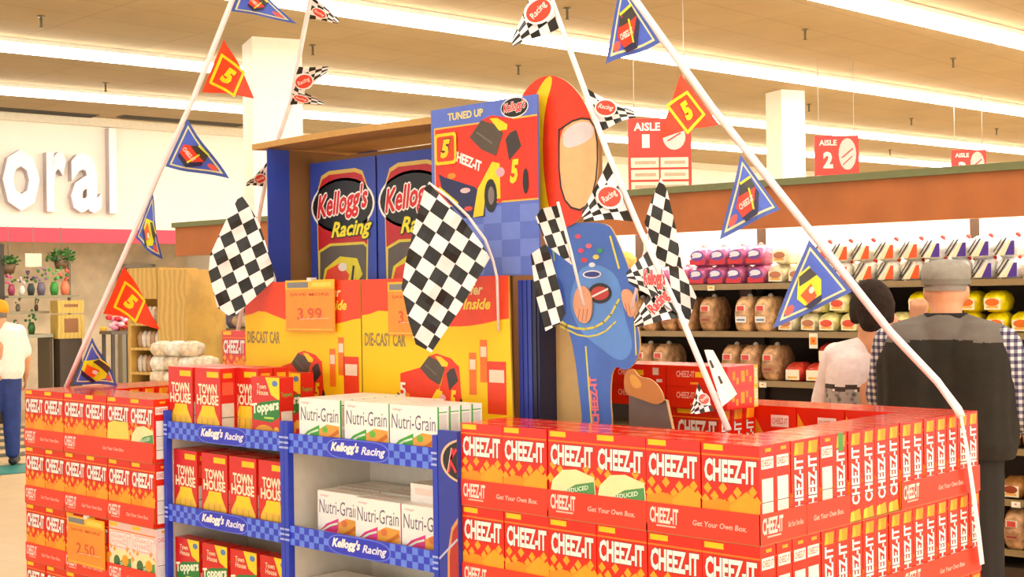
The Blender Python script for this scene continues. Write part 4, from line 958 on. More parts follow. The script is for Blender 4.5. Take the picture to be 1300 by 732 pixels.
def bars(col, dark):
    w, d, h = .203, .042, .158; g, f, r, l, t, b = boxgeo(w, d, h, mat((250,246,238), rough=.34, var=.02))
    f.text("Kellogg's", -w*.33, h*.91, w*.2, h*.05, (226,80,80), 1, .3, .0); f.text('Nutri-Grain', 0, h*.70, w*.92, h*.27, (96,84,110), 1, .05, .0)
    f.poly([(-w*.5,h*.16),(-w*.3,h*.36),(0,h*.5),(w*.0,h*.3),(-w*.1,h*.05),(-w*.3,0),(-w*.5,0)], col); f.line([(-w*.42,h*.2),(-w*.2,h*.34),(-w*.03,h*.4)], .006, (225,245,215), 2)
    f.poly([(-w*.02,h*.12),(0,h*.42),(w*.18,h*.52),(w*.48,h*.5),(w*.5,h*.2),(w*.5,0),(-w*.1,0)], (240,166,60), 3); f.line([(w*.0,h*.1),(w*.45,h*.4)], .012, (214,116,30), 4); f.line([(w*.1,h*.05),(w*.48,h*.26)], .008, (250,206,120), 4)
    f.oval(w*.14, h*.42, w*.07, h*.07, dark, 5, 10); f.oval(w*.4, h*.08, w*.07, h*.06, (250,235,205), 5, 10)
    for A in (r, l): A.rect(-d*.36, h*.5, d*.36, h*.86, (226,220,212)); A.rect(-d*.36, h*.06, d*.36, h*.44, (218,212,206)); A.rect(-d/2, h*.0, -d*.36, h, col); A.line([(-d*.36,h*.9),(d*.36,h*.9)], .003, col, 2)
    t.rect(-w*.4, -d*.25, w*.1, d*.2, (246,226,214)); return g.data('cereal_bar_box')
TOWN, TOP_, NG, NP = town(), topper(), bars((66,170,50), (110,190,60)), bars((226,60,130), (230,120,60))
def item(me, x, y, z, lab, cat, group, rz=0, rx=None, nm=None):
    o = bpy.data.objects.new(nm or me.name.split('.')[0], me); COL.objects.link(o); o.location = (x, y, z); o.rotation_euler = (0 if rx is None else rx, 0, rz+random.uniform(-.008, .008)); return tag(o, lab, cat, group)
Z1, Z2, Z3 = 1.1165, .8285, .5405
G1 = 'cracker boxes in the left blue rack'; G2 = 'cereal bar boxes in the right blue rack'
def sx(px, py, y=0.03): return atp(px, py, 1, y).x
for i, (a, b) in enumerate([(218, 250), (252, 285)]):
    for r in range(3): item(TOWN, (sx(a, 500)+sx(b, 500))/2, .045+.0625*r, Z1, 'red and yellow cracker box, left rack top shelf, %s from left%s' % (NTH[i+1], ', %s row behind' % NTH[r] if r else ''), 'cracker box', G1)
item(TOWN, sx(306, 500, .1)+.045, .115, Z1, 'tall red and yellow cracker box half hidden behind the green-banded one, top shelf', 'cracker box', G1)
item(TOWN, sx(306, 500, .1)+.045, .18, Z1, 'tall red and yellow cracker box at the back of the top shelf, behind another', 'cracker box', G1)
item(TOP_, sx(341, 500), .045, Z1, 'red cracker box with green banner, top shelf of left rack, in front', 'cracker box', G1)
for i, px in enumerate((368, 390)): item(TOP_, sx(px, 490, .29)-.04+.03*i, .14+.075*(i*2)/1.5, Z1, 'cracker box with narrow side showing, left rack top shelf back right, %s one' % ['nearer', 'farther'][i], 'cracker box', G1)
for i, (a, b) in enumerate([(212, 247), (259, 295), (296, 330), (331, 365)]):
    o = item(TOWN, max((sx(a, 600)+sx(b, 600))/2, -2.36) if i < 3 else -1.853, .045, Z2, 'red and yellow cracker box, left rack second shelf, %s from left' % NTH[i+1], 'cracker box', G1, -.03 if i == 0 else 0)
    if i != 3: item(TOWN, o.location.x, .11, Z2, 'red and yellow cracker box, left rack second shelf back row, %s from left' % NTH[i+1], 'cracker box', G1)
for i in range(4): item(TOP_, -2.36+i*.168, .045, Z3, 'red cracker box with green banner, left rack third shelf, %s from left' % NTH[i+1], 'cracker box', G1)
for i in range(3):
    for r in range((6, 5, 4)[i]): item(NG, -1.604+i*.212+(.012 if i else 0)-(.004 if i == 2 else 0), .034+.0445*r, Z1, 'cereal bar box with green band, top shelf, %s from left%s' % (NTH[i+1], ', %s row behind' % NTH[r] if r else ''), 'cereal bar box', G2)
for i in range(3):
    for r in range(2 if i < 2 else 1): item(NP, -1.562+i*.209, .05+.0445*r+(.02 if i == 0 else 0), Z2, 'cereal bar box with pink band, second shelf, %s from left%s' % (NTH[i+1], ', row behind' if r else ''), 'cereal bar box', G2)
for i in range(2):
    for q in range(3): item(NP, -1.58+i*.21, .165+.0445*q, Z2, 'upright cereal bar box, second shelf back, %s column, %s row' % (['left', 'middle'][i], NTH[q+1]), 'cereal bar box', G2)
lo = item(NP, -1.155, .075+.158, Z2+.021, 'cereal bar box lying flat at bottom right of second shelf, behind', 'cereal bar box', G2, 0, math.pi/2)
for q in range(1, 5): item(NP, -1.155, .233, Z2+.021+q*.0425, 'cereal bar box lying flat at right of second shelf, %s above the lowest' % NTH[q], 'cereal bar box', G2, 0, math.pi/2)
for c, (x, n) in enumerate([(-1.60, 4), (-1.38, 3), (-1.165, 2)]):
    for q in range(n): item(NG if c == 1 else NP, x, .18, Z3+.021+q*.0425, 'cereal bar box lying flat on the third shelf, %s pile, %s from below' % (['left', 'middle', 'right'][c], NTH[q+1]), 'cereal bar box', G2, 0, math.pi/2)

# ================================================================ YELLOW HEADERS
YM = mat((255,206,0), rough=.5, var=.02, scale=4)
for i, (x0, x1, tilt) in enumerate(((-2.475, -1.806, .0), (-1.80, -1.112, .0))):
    t = thing('offer_board', ['yellow offer board with toy car picture, left one', 'yellow offer board with toy car picture, right one behind the checkered flag'][i], 'board', ((x0+x1)/2, .35, 0)); w = x1-x0
    g = Geo(); zt = 1.645; zb = .02
    f = .015 if i == 0 else -.0; b2 = .035 if i == 1 else 0
    fr_ = [(-w/2, zb), (w/2+b2, zb), (w/2, zt), (-w/2, zt)]
    for y in (0, .006): g.face([(x, y, z) for x, z in (fr_ if y == 0 else fr_[::-1])], YM)
    for (ax, az), (bx, bz) in zip(fr_, fr_[1:]+fr_[:1]): g.face([(ax,0,az),(ax,.006,az),(bx,.006,bz),(bx,0,bz)], (200,160,60))
    A = Art(g, (0,0,0), (1,0,0), (0,0,1)); R3 = (240,66,14)
    n = 16; A.poly([(-w/2, zt), (-w/2, zt-.12)]+[(-w/2+w*k/n, zt-.10-.055*abs(math.sin(math.pi*(k/n-.15)*1.0))) for k in range(1, n)]+[(w/2, zt-.13), (w/2, zt)], R3)
    A.text('FREE', w*.12, zt-.045, .07, .035, (255,214,190), 2, 0, .03); A.text('Offer', w*.27, zt-.04, .10, .035, (255,224,150), 2, .3, .03); A.text('Inside', w*.3, zt-.085, .12, .035, (255,224,60), 2, .3, .03)
    A.text('DIE-CAST CAR', -w*.33, zt-.20, w*.30, .045, (150,128,70), 2, 0, .03)
    racecar(A, -w*.02, zt-.36, w*.44, 2, (234,56,16), None)
    A.text('5', -w*.2, zt-.36, .03, .045, WHT, 9)
    for q, (cx, cz, bw, bh) in enumerate([(.27, -.30, .032, .13), (.34, -.26, .032, .13), (.42, -.34, .08, .16)]):
        A.rect(w*cx-bw/2, zt+cz-bh/2, w*cx+bw/2, zt+cz+bh/2, (244,120,20) if q < 2 else (236,60,20), 2); A.rect(w*cx-bw*.4, zt+cz+bh*.1, w*cx+bw*.4, zt+cz+bh*.34, (245,220,190), 3)
    for q in range(3): A.line([(w*.08, zt-.44-.012*q), (w*(.4-.05*q), zt-.44-.012*q)], .003, (190,150,40), 2)
    g.build('board', t)
def price_sign(pts, y, lab, rows, stand=None):
    p = [atp(px, py, 1, y) for px, py in pts]; x0, x1 = p[0].x, p[1].x; z1, z0 = p[0].z, p[2].z; w = x1-x0; h = z1-z0
    t = thing('price_sign', lab, 'price sign', ((x0+x1)/2, y, z0), 0, 'orange price signs')
    g = Geo(); g.box(-w/2, w/2, -.003, 0, 0, h, (250,150,40)); A = Art(g, (0,-.003,0), (1,0,0), (0,0,1))
    A.rect(-w/2, h*.82, w/2, h, (255,190,30)); A.rect(-w*.46, h*.85, -w*.02, h*.96, (130,130,130), 2); A.rect(w*.05, h*.86, w*.44, h*.95, (255,214,80), 2)
    A.text('SAVE MORE', 0, h*.72, w*.8, h*.06, (220,90,20), 2, 0, .02); A.text(rows, 0, h*.34, w*.5, h*.24, (224,88,40), 2, 0, .02); A.line([(-w*.2,h*.24),(w*.4,h*.26)], .003, (255,200,150), 5)
    A.line([(-w*.47,h*.04),(w*.47,h*.04)], .004, (250,200,60), 2); g.build('card', t)
    g = Geo(); g.box(-.012, .012, -.004, .02, h-.005, h+.008, (230,225,215)); g.build('clip', t)
price_sign([(363, 356), (425, 356), (425, 421)], .338, 'translucent orange price sign hanging on the left yellow board', '3.99')
price_sign([(493, 358), (548, 358), (548, 426)], .338, 'orange price sign partly hidden by the checkered flag', '3.99')
price_sign([(86, 652), (133, 660), (133, 724)], LY-.006, 'orange price sign hanging on the front of the left cracker stack', '2.50')

# ================================================================ CABINET WITH BLUE PANELS
KB = mat((150,104,56), rough=.85, var=.08, scale=5); PB = mat((50,74,176), rough=.45, var=.05, scale=3)
cb = thing('cardboard_cabinet', 'open brown cardboard display cabinet with lid, blue printed panels inside', 'display cabinet', (-2.0, .42, 0))
def cbx(name, x0, x1, y0, y1, z0, z1, m, fn=None, T=None):
    g = Geo(); g.box(x0+2.0, x1+2.0, y0-.42, y1-.42, z0, z1, m, None, T)
    if fn: fn(g)
    return g.build(name, cb)
cbx('side_wall', -2.475, -2.46, .46, .90, 0, 2.15, KB)
cbx('side_wall', -1.215, -1.20, .46, .90, 0, 2.13, KB)
cbx('blue_flange', -2.4595, -2.455, .445, .545, 1.0, 2.148, PB)
cbx('blue_flange', -2.4752, -2.36, .90, .905, 1.9, 2.235, PB)
cbx('back_wall', -2.459, -1.216, .66, .67, 0, 2.12, KB)
g = Geo()                                                   # lid, slightly warped
vs = []
for i in range(9):
    x = -2.545+(1.03)*i/8; zz = 2.150+.006*math.sin(i/8*3.1)
    vs += [(x+2, .0+.02, zz), (x+2, .0+.02, zz+.022), (x+2, .50, zz+.034), (x+2, .50, zz+.012)]
fs = [(0,1,2,3), tuple(32+q for q in (3,2,1,0))]
for i in range(8):
    for q in range(4): fs.append((i*4+q, i*4+4+q, i*4+4+(q+1) % 4, i*4+(q+1) % 4))
g.mesh(vs, fs, mat((196,152,88), rough=.8, var=.06)); g.build('lid', cb)
def kpanel(name, x0, x1):
    def fn(g):
        w = x1-x0; A = Art(g, ((x0+x1)/2+2.0, .625-.42, 1.64), (1,0,0), (0,0,1))
        ow = w*.40; 
        for L, k, c in ((1, 1.0, (222,190,90)), (2, .965, (196,30,40))):
            A.poly([(-ow*k*.96, -.03), (ow*k*.90, -.03), (ow*k, .28), (ow*k, .34), (ow*k*.78, .405*k+.006), (ow*k*.5, .42*k+.004), (-ow*k*.5, .42*k+.004), (-ow*k*.8, .405*k+.003), (-ow*k, .34)], c, L)
        A.poly([(-ow*.96,-.03),(ow*.92,-.03),(ow*.96,.135),(ow*.8,.15),(-ow*.5,.15),(-ow*.94,.125)], (224,204,60), 3)
        A.poly([(-ow*.90,-.03),(ow*.86,-.03),(ow*.9,.128),(ow*.78,.14),(-ow*.46,.14),(-ow*.88,.118)], (96,86,78), 4)
        B = A; B.poly([(-ow*.86,-.03),(ow*.3,-.03),(ow*.75,.03),(ow*.55,.09),(-ow*.1,.1),(-ow*.7,.055)], (232,214,40), 5); B.poly([(-ow*.8,-.02),(ow*.1,-.02),(ow*.25,.03),(-ow*.1,.075),(-ow*.6,.05)], (236,70,40), 6)
        B.oval(ow*.0, .06, ow*.17, .016, (240,230,215), 7); B.line([(ow*.3,-.03),(ow*.42,.06)], .012, (34,30,34), 7); B.poly([(-ow*.9,-.03),(-ow*.1,-.03),(-ow*.3,.0),(-ow*.8,.005)], (30,50,120), 8)
        kell_oval(A, -.0, .29, w*.92); racing(A, w*.14, .195, w*.62, 8)
    cbx(name, x0, x1, .625, .63, 1.0, 2.10, PB, fn)
kpanel('blue_panel', -2.43, -2.045); kpanel('blue_panel', -2.035, -1.65)

# sign with racing car
t = thing('car_sign', 'blue printed sign with red racing car picture and number 5', 'sign', (-1.3, .40, 0))
p0 = atp(547, 142, 1, .40); x0 = p0.x; x1 = -1.03; z1 = 2.185; w = x1-x0
g = Geo(); g.box(x0+1.3, x1+1.3, 0, .006, 1.645, z1, mat((92,116,206), rough=.45, var=.04)); A = Art(g, (x0+1.3, 0, 0), (1,0,0), (0,0,1))
checks(A, 0, 1.65, w, 1.86, 6, 4, (112,136,220), 1)
A.rect(.015, 1.87, w, 2.125, (250,190,60), 2); A.rect(.02, 1.875, w, 2.12, (216,50,24), 3); racecar(A, .232, 1.99, .385, 4)
A.text('TUNED UP', w*.34, 2.155, .16, .024, (245,220,120), 2, 0, .03); five(A, .072, 2.055, .10, 14); A.sub(0,0)
B = A.sub(w*.80, 2.155); kell_oval(B, 0, 0, .11, BLK, 3); g.build('board', t)
# tall blue side column right of the yellow board
t = thing('side_column', 'narrow dark blue corrugated column right of the yellow boards', 'column', (-1.06, .38, 0))
g = Geo()
for k in range(9): g.box(-.045+.0095*k, -.0355+.0095*k-.001, 0 if k % 2 else .003, .12, 0, 1.63, (44,62,158) if k < 6 else (24,28,60))
g.build('shaft', t)

# ================================================================ STANDEE (plain racing driver, no character)
SYY = .445
def q2(pts, y=SYY): return [(atp(px, py, 1, y).x, atp(px, py, 1, y).z) for px, py in pts]
sd = thing('driver_standee', 'cardboard standee of a racing driver in blue suit and red and yellow helmet', 'standee', (-.85, SYY, 0))
BS = (70,112,200); BSL = (96,150,226)
suit = [(694,286),(770,280),(782,300),(800,345),(812,380),(800,392),(812,420),(812,452),(796,472),(778,462),(774,500),(778,545),(776,1080),(738,1080),(740,545),(736,500),(728,440),(718,408),(704,402),(690,380),(692,340)]
def chaikin(p, n=2):
    for _ in range(n): p = [(a[0]*k+b[0]*(1-k), a[1]*k+b[1]*(1-k)) for a, b in zip(p, p[1:]+p[:1]) for k in (.75, .25)]
    return p
def cutout(outline, y0, th, m, parent, name, fn=None, ox=.85, oy=SYY):
    g = Geo(); pts = q2(chaikin(outline) if name != 'easel_back' and len(outline) > 6 else outline)
    g.face([(x+ox, y0-oy, z) for x, z in pts], m); g.face([(x+ox, y0-oy+th, z) for x, z in pts[::-1]], (190,150,96))
    for (ax, az), (bx, bz) in zip(pts, pts[1:]+pts[:1]): g.face([(ax+ox,y0-oy,az),(ax+ox,y0-oy+th,az),(bx+ox,y0-oy+th,bz),(bx+ox,y0-oy,bz)], (196,156,100))
    A = Art(g, (ox, y0-oy, 0), (1,0,0), (0,0,1))
    if fn: fn(A)
    return g.build(name, parent)
def on(A, pts, col, L): A.poly(q2(chaikin(pts)), col, L)
def onl(A, pts, w, col, L):
    if len(pts) > 3:
        s = [pts[0]]
        for a, b in zip(pts, pts[1:]): s += [(a[0]*.75+b[0]*.25, a[1]*.75+b[1]*.25), (a[0]*.25+b[0]*.75, a[1]*.25+b[1]*.75)]
        pts = s+[pts[-1]]
    A.line(q2(pts), w, col, L)
def suit_print(A):
    on(A, [(740,330),(786,345),(792,400),(806,440),(790,462),(760,440),(735,420),(720,380)], BSL, 1)
    onl(A, [(704,402),(725,416),(750,418),(772,406),(786,380)], .007, (226,220,90), 3); onl(A, [(712,414),(740,428),(765,424),(782,408)], .005, (226,220,90), 3)
    onl(A, [(700,292),(704,330)], .006, (180,200,110), 3); onl(A, [(775,300),(786,340)], .007, (226,220,90), 3); onl(A, [(744,440),(752,545)], .006, (226,220,90), 3); onl(A, [(806,410),(808,450)], .005, (226,220,90), 3)
    for (px, py, c) in ((738,318,(226,70,120)),(748,312,(240,110,120)),(757,326,(240,220,90)),(742,330,(220,60,60)),(752,336,(235,235,240)),(762,318,(60,160,110)),(734,300,(220,80,110))):
        x, z = q2([(px,py)])[0]; A.oval(x, z, .012, .007, c, 4)
    x, z = q2([(752,348)])[0]; A.oval(x, z, .036, .012, (235,235,245), 4); A.oval(x, z, .03, .008, (50,60,140), 5)
    x, z = q2([(762,372)])[0]; A.oval(x, z, .045, .03, (40,36,40), 4); A.oval(x, z, .034, .02, (200,60,50), 5); A.line([(x-.03,z-.01),(x+.03,z+.012)], .006, WHT, 6)
    x, z = q2([(755,508)])[0]; A.text('CHEEZ-IT', x, z, .14, .03, (240,120,130), 5, 0, .05, math.pi/2+.08)
    on(A, [(690,345),(712,350),(722,400),(706,405),(692,384)], (52,84,176), 2)
cutout(suit, SYY, .006, BS, sd, 'suit', suit_print)
E2 = [(660+46+58*math.cos(a)*.94-6*math.sin(a), 193-97*math.sin(a)) for a in [2*math.pi*k/30 for k in range(30)]]
def helm(A):
    ya = []
    on(A, [(694,98),(706,97),(693,140),(690,200),(698,262),(706,288),(694,286),(678,240),(672,190),(678,130)], (252,206,20), 2)
    on(A, [(712,165),(735,150),(756,152),(762,190),(758,240),(744,268),(722,262),(712,230)], (250,188,130), 2); on(A, [(716,168),(736,154),(754,156),(757,176),(718,192)], (222,214,216), 3)
    onl(A, [(712,165),(735,150),(756,152),(762,190),(758,240),(744,268),(722,262),(712,230),(712,165)], .006, (60,34,28), 4)
cutout(E2, SYY-.007, .006, (236,58,22), sd, 'helmet', helm)
cutout([(728,385),(734,364),(744,362),(752,372),(754,392),(750,408),(742,411),(734,404)], SYY-.007, .005, (236,170,130), sd, 'left_hand', lambda A: [onl(A, [(738+q*5,392),(736+q*5,408)], .0025, (190,110,80), 2) for q in range(3)])
cutout([(790,368),(800,366),(808,378),(808,398),(802,404),(796,394),(792,384)], SYY-.007, .005, (236,170,130), sd, 'right_hand', lambda A: [onl(A, [(796+q*4,385),(799+q*4,400)], .0025, (190,110,80), 2) for q in range(2)])
cutout([(794,472),(806,466),(812,478),(828,480),(840,492),(846,508),(836,514),(820,508),(808,504),(794,498)], SYY-.007, .005, (196,120,44), sd, 'shoe', lambda A: on(A, [(800,476),(808,474),(820,490),(806,494)], (226,160,60), 2))
cutout([(676,352),(738,352),(738,545),(800,545),(795,1080),(672,1080),(672,545)], SYY+.012, .012, (206,170,110), sd, 'easel_back')
cutout([(795,502),(842,508),(850,545),(845,1080),(795,1080)], SYY+.012, .012, (110,90,80), sd, 'shadow_board')  # dark board added in place of the shadow beside the shoe

# ================================================================ FLAGS AND PENNANTS
FW = (252,238,234)
def patch(g, c, n, m, cols, bulge, sub=3, phase=0):
    """checkered cloth between corners c00,c10,c11,c01 with soft folds; n by m checks"""
    c = [Vector(p) for p in c]; N = (c[1]-c[0]).cross(c[3]-c[0]).normalized()
    if N.dot(CAM-c[0]) < 0: N = -N
    def S(u, v):
        p = c[0]*(1-u)*(1-v)+c[1]*u*(1-v)+c[2]*u*v+c[3]*(1-u)*v
        return p+N*bulge*(math.sin(u*5.2+v*2.2+phase)+.5*math.sin(v*7+u*3+phase*2))
    for i in range(n):
        for j in range(m):
            for a in range(sub):
                for b in range(sub):
                    u0, u1, v0, v1 = (i+a/sub)/n, (i+(a+1)/sub)/n, (j+b/sub)/m, (j+(b+1)/sub)/m
                    g.face([S(u0,v0), S(u1,v0), S(u1,v1), S(u0,v1)], cols[(i+j) % 2], True)
def local(g, o):
    g.v = [tuple(Vector(p)-o) for p in g.v]; return g
def bigflag(corners, Z, n, m, stick, lab, bulge=.012, ph=0, dz=(0,0,0,0)):
    P = [at(px, py, Z+d) for (px, py), d in zip(corners, dz)]; o = P[0].copy()
    t = thing('checkered_flag', lab, 'flag', o, 0, 'black and white checkered flags on sticks')
    g = Geo(); patch(g, P, n, m, ((24,24,20), FW), bulge, 3, ph); local(g, o).build('cloth', t)
    g = Geo(); g.tube([at(px, py, Z2_) for px, py, Z2_ in stick], .0045, (245,236,230), 8); local(g, o).build('stick', t)
def clip(poly, q):                                          # polygon clipped by a convex outline
    ar = sum(a[0]*b[1]-b[0]*a[1] for a, b in zip(q, q[1:]+q[:1])); sg = 1 if ar > 0 else -1
    for a, b in zip(q, q[1:]+q[:1]):
        out = []; f = lambda p: sg*((b[0]-a[0])*(p[1]-a[1])-(b[1]-a[1])*(p[0]-a[0]))
        for s, e in zip(poly, poly[1:]+poly[:1]):
            fs, fe = f(s), f(e)
            if fs >= 0: out.append(s)
            if fs*fe < 0: k = fs/(fs-fe); out.append((s[0]+(e[0]-s[0])*k, s[1]+(e[1]-s[1])*k))
        poly = out
        if len(poly) < 3: return None
    return poly
def printed(g, outline, o, f1, f2, Z, amp=.012, ph=0, dark=(24,24,20)):
    """cloth whose printed check runs askew to its hem, draped in soft folds"""
    for i in range(-9, 10):
        for j in range(-9, 10):
            for a in (0, .5):
                for b in (0, .5):
                    c = clip([(o[0]+f1[0]*(i+u-.5)+f2[0]*(j+v-.5), o[1]+f1[1]*(i+u-.5)+f2[1]*(j+v-.5)) for u, v in ((a,b),(a+.5,b),(a+.5,b+.5),(a,b+.5))], outline)
                    if c: g.face([at(x, y, Z+amp*math.sin(x*.11+y*.035+ph)+amp*.4*math.sin(y*.13+ph)) for x, y in c], dark if (i+j) % 2 == 0 else FW, True)
def flag3(lab, sheets, stick, Z):
    o = at(stick[0][0], stick[0][1], Z); t = thing('checkered_flag', lab, 'flag', o, 0, 'black and white checkered flags on sticks')
    g = Geo()
    for outline, org, f1, f2, Zs, ph in sheets: printed(g, outline, org, f1, f2, Zs, .010, ph)
    local(g, o).build('cloth', t); g = Geo(); g.tube([at(*s) for s in stick], .0045, (245,236,230), 8); local(g, o).build('stick', t)
def zz(pts, k, x0, y0): return [(x0+x/k, y0+y/k) for x, y in pts]
flag3('black and white checkered flag on stick at the left end of the yellow boards',
      [(zz([(180,70),(215,58),(245,100),(300,190),(335,300),(375,440),(378,490),(290,570),(175,674),(145,674),(85,632),(40,450),(50,330),(125,190)], 4.067, 255, 235), (255+175/4.067, 235+187/4.067), (14.4,-8.0), (5.6,14.6), 4.82, .4)],
      [(306,247,4.85),(330,298,4.86),(349,354,4.87),(353,402,4.88)], 4.84)
flag3('large black and white checkered flag on stick in front of the right yellow board',
      [(zz([(130,55),(155,42),(215,105),(290,185),(355,270),(395,340),(330,440),(270,530),(215,625),(165,696),(100,662),(72,570),(45,440),(65,310),(95,200)], 3.053, 495, 220), (495+140/3.053, 220+235/3.053), (8.6,-15.5), (16.6,12.0), 3.98, 1.2)],
      [(544,232,4.0),(570,251,4.0),(594,274,4.0),(616,304,4.0),(626,331,4.01),(631,352,4.02),(633,420,4.03)], 3.99)
flag3('checkered flag beside the standee helmet, held in its left hand',
      [(zz([(90,60),(180,42),(248,345),(240,388),(180,408),(118,250),(60,205),(50,120)], 4.067, 665, 250), (665+155/4.067, 250+150/4.067), (10.0,-3.0), (6.0,16.5), 3.80, 2.2),
       (zz([(35,295),(115,240),(150,330),(215,600),(190,652),(112,692),(60,500)], 4.067, 665, 250), (665+90/4.067, 250+380/4.067), (10.5,-3.7), (5.4,19.2), 3.775, 1.0)],
      [(708,256,3.79),(725,320,3.79),(741,388,3.79)], 3.8)
flag3('checkered flag on stick right of the standee, in front of the bread shelves',
      [(zz([(180,138),(150,205),(116,310),(175,482),(262,482),(240,340),(205,190)], 3.05, 780, 180), (780+165/3.05, 180+275/3.05), (13.4,7.0), (-2.6,15.0), 3.72, .5),
       (zz([(175,482),(262,482),(318,600),(282,718),(240,700),(225,600)], 3.05, 780, 180), (780+225/3.05, 180+405/3.05), (12.6,6.0), (1.0,15.6), 3.718, .5)],
      [(841,230,3.74),(824,296,3.745),(802,392,3.75)], 3.73)

ROPES = {
 'a': dict(pts=[(475,-420),(295,0),(245,126),(205,212),(160,318),(110,430),(84,491)], Zt=4.4, Zb=5.46, r=.0105, lab='white pennant string slanting down to the left-hand cracker stack'),
 'b': dict(pts=[(475,-420),(394,0),(382,60),(370,128),(340,215),(290,485)], Zt=4.4, Zb=6.0, r=.009, lab='white string of checkered pennants running down behind the cabinet'),
 'c': dict(pts=[(475,-420),(700,0),(740,108),(772,196),(812,290),(866,405),(925,546)], Zt=4.4, Zb=3.36, r=.0085, lab='white string of checkered pennants running down past the standee'),
 'd': dict(pts=[(475,-420),(806,0),(905,138),(1015,276),(1130,421),(1190,484),(1216,519)], Zt=4.4, Zb=3.83, r=.012, lab='white pennant string slanting down to the far right corner of the cracker stack'),
}
def rz_(R, py):
    y0, y1 = R['pts'][0][1], R['pts'][-1][1]; k = (py-y0)/(y1-y0); return 1/((1-k)/R['Zt']+k/R['Zb'])
def pennant(t, o, R, A, B, T, kind, dz=-.02, lab=None):
    a, b = at(*A, rz_(R, A[1])-.003), at(*B, rz_(R, B[1])-.003); tp = at(*T, rz_(R, T[1])+dz)
    M = (a+b)/2; ex, ey = tp-M, a-b; N = ex.cross(ey).normalized(); flip = N.dot(CAM-M) < 0
    if flip: N = -N
    lx, ly = ex.length, ey.length
    g = Geo()
    if kind == 'checker':
        patch(g, [a, tp+(a-b)*.06, tp-(a-b)*.06, b], 5, 5, ((24,24,20), FW), .006, 2, a.x*5)
        A_ = Art(g, M+ex*.32+N*.012, -ex.normalized() if flip else ex.normalized(), N.cross(-ex.normalized() if flip else ex.normalized()), .001)
        wd = A[1] in (318, 350)
        if wd: A_.text("Kellogg's" if A[1] == 318 else 'Racing', 0, 0, lx*.6, ly*.3, (226,60,60), 2, .3, .05, .2, WHT, .05)
        else: A_.oval(0, 0, lx*.26, ly*.2, WHT, 1); A_.oval(0, 0, lx*.23, ly*.16, (222,70,50), 2); A_.text('Racing', 0, 0, lx*.36, ly*.13, (255,220,210), 3, .3)
    else:
        K = Geo(); A_ = Art(K, (0,0,0), (1,0,0), (0,1,0), .001)     # canonical triangle, edge on x = 0, tip at (lx, 0)
        tri = lambda s, L, c: A_.poly([(lx*(s*.9), -ly*(.5-s*1.5)), (lx*(1-s*2.2), 0), (lx*(s*.9), ly*(.5-s*1.5))], c, L)
        k = -1 if flip else 1
        if kind == 'blue':
            tri(0, 0, (66,90,170)); tri(.055, 1, (226,220,160)); tri(.085, 2, (70,96,196))
            S = A_.sub(lx*.33, 0, k*ly*.5, ly*.5, (-.1 if flip else .1)); C = (236,60,30)
            S.poly([(-.5,-.3),(-.1,-.5),(.4,-.2),(.5,.25),(.1,.45),(-.45,.2)], C, 4); S.poly([(-.2,.3),(.1,.46),(.5,.26),(.45,-.02),(.15,.12)], (60,54,50), 5); S.poly([(-.5,-.3),(-.1,-.5),(.4,-.2),(.42,-.02),(-.1,-.3),(-.5,-.14)], (34,36,70), 6)
            S.line([(.1,.46),(.5,.3)], .07, (220,220,50), 7); S.line([(-.1,-.3),(.2,.15)], .06, (230,220,50), 7); S.text('CHEEZ-IT', -.14, 0, .55, .16, (255,215,200), 8, 0, .04, -.4); A_.sub(lx*.68, 0, k*1, 1).oval(0, 0, lx*.09, ly*.05, (220,90,80), 4)
        elif kind == 'yellowcar':
            tri(0, 0, (66,90,170)); tri(.055, 1, (226,220,160)); tri(.085, 2, (70,96,196))
            S = A_.sub(lx*.36, 0, k*ly*.5, ly*.5, (-.3 if flip else .3))
            S.poly([(-.5,-.3),(-.1,-.5),(.4,-.2),(.5,.25),(.1,.45),(-.45,.2)], (222,222,30), 4); S.poly([(-.1,.3),(.15,.46),(.5,.26),(.45,-.02),(.2,.12)], (70,64,56), 5); S.poly([(-.4,-.25),(-.05,-.3),(.15,.02),(-.3,.15)], (240,90,30), 6); S.oval(.0, -.08, .1, .08, (235,225,210), 7)
            S.poly([(-.5,-.3),(-.1,-.5),(.05,-.42),(-.2,-.26),(-.5,-.12)], (34,36,70), 7); S.line([(.15,.46),(.5,.3)], .06, (240,225,60), 8); A_.sub(lx*.7, 0, k*1, 1).oval(0, 0, lx*.08, ly*.05, (220,90,80), 4)
        else:
            tri(0, 0, (244,66,26))
            S = A_.sub(lx*.34, 0, k*ly*.52, ly*.52, 0); Y_ = (255,214,20)
            S.line([(-k*.0-.38 if not flip else .38, .56), (.0, .62)] if False else [(-.42,.5),(-.42,-.5)] if not flip else [(-.42,.5),(-.42,-.5)], .09, Y_, 2)
            S.line([(.42,.42),(.42,-.42)], .09, Y_, 2); S.line([(-.42,.5),(.42,.42)], .09, Y_, 2); S.line([(-.42,-.5),(.42,-.42)], .09, Y_, 2)
            S.text('5', 0, 0, .42, .56, Y_, 3, .25, .07)
        bm = bmesh.new(); me = K.data('k'); bm.from_mesh(me)
        for q in range(1, 8): bmesh.ops.bisect_plane(bm, geom=bm.verts[:]+bm.edges[:]+bm.faces[:], plane_co=(lx*q/8,0,0), plane_no=(1,0,0))
        X, Y = ex/lx, ey/ly
        for v in bm.verts:
            u = v.co.x/lx; v.co = M+X*v.co.x+Y*v.co.y+N*(v.co.z+.018*math.sin(u*4.2+a.x*9)*min(1, u*3))
        bm.to_mesh(me); bm.free(); bpy.data.objects
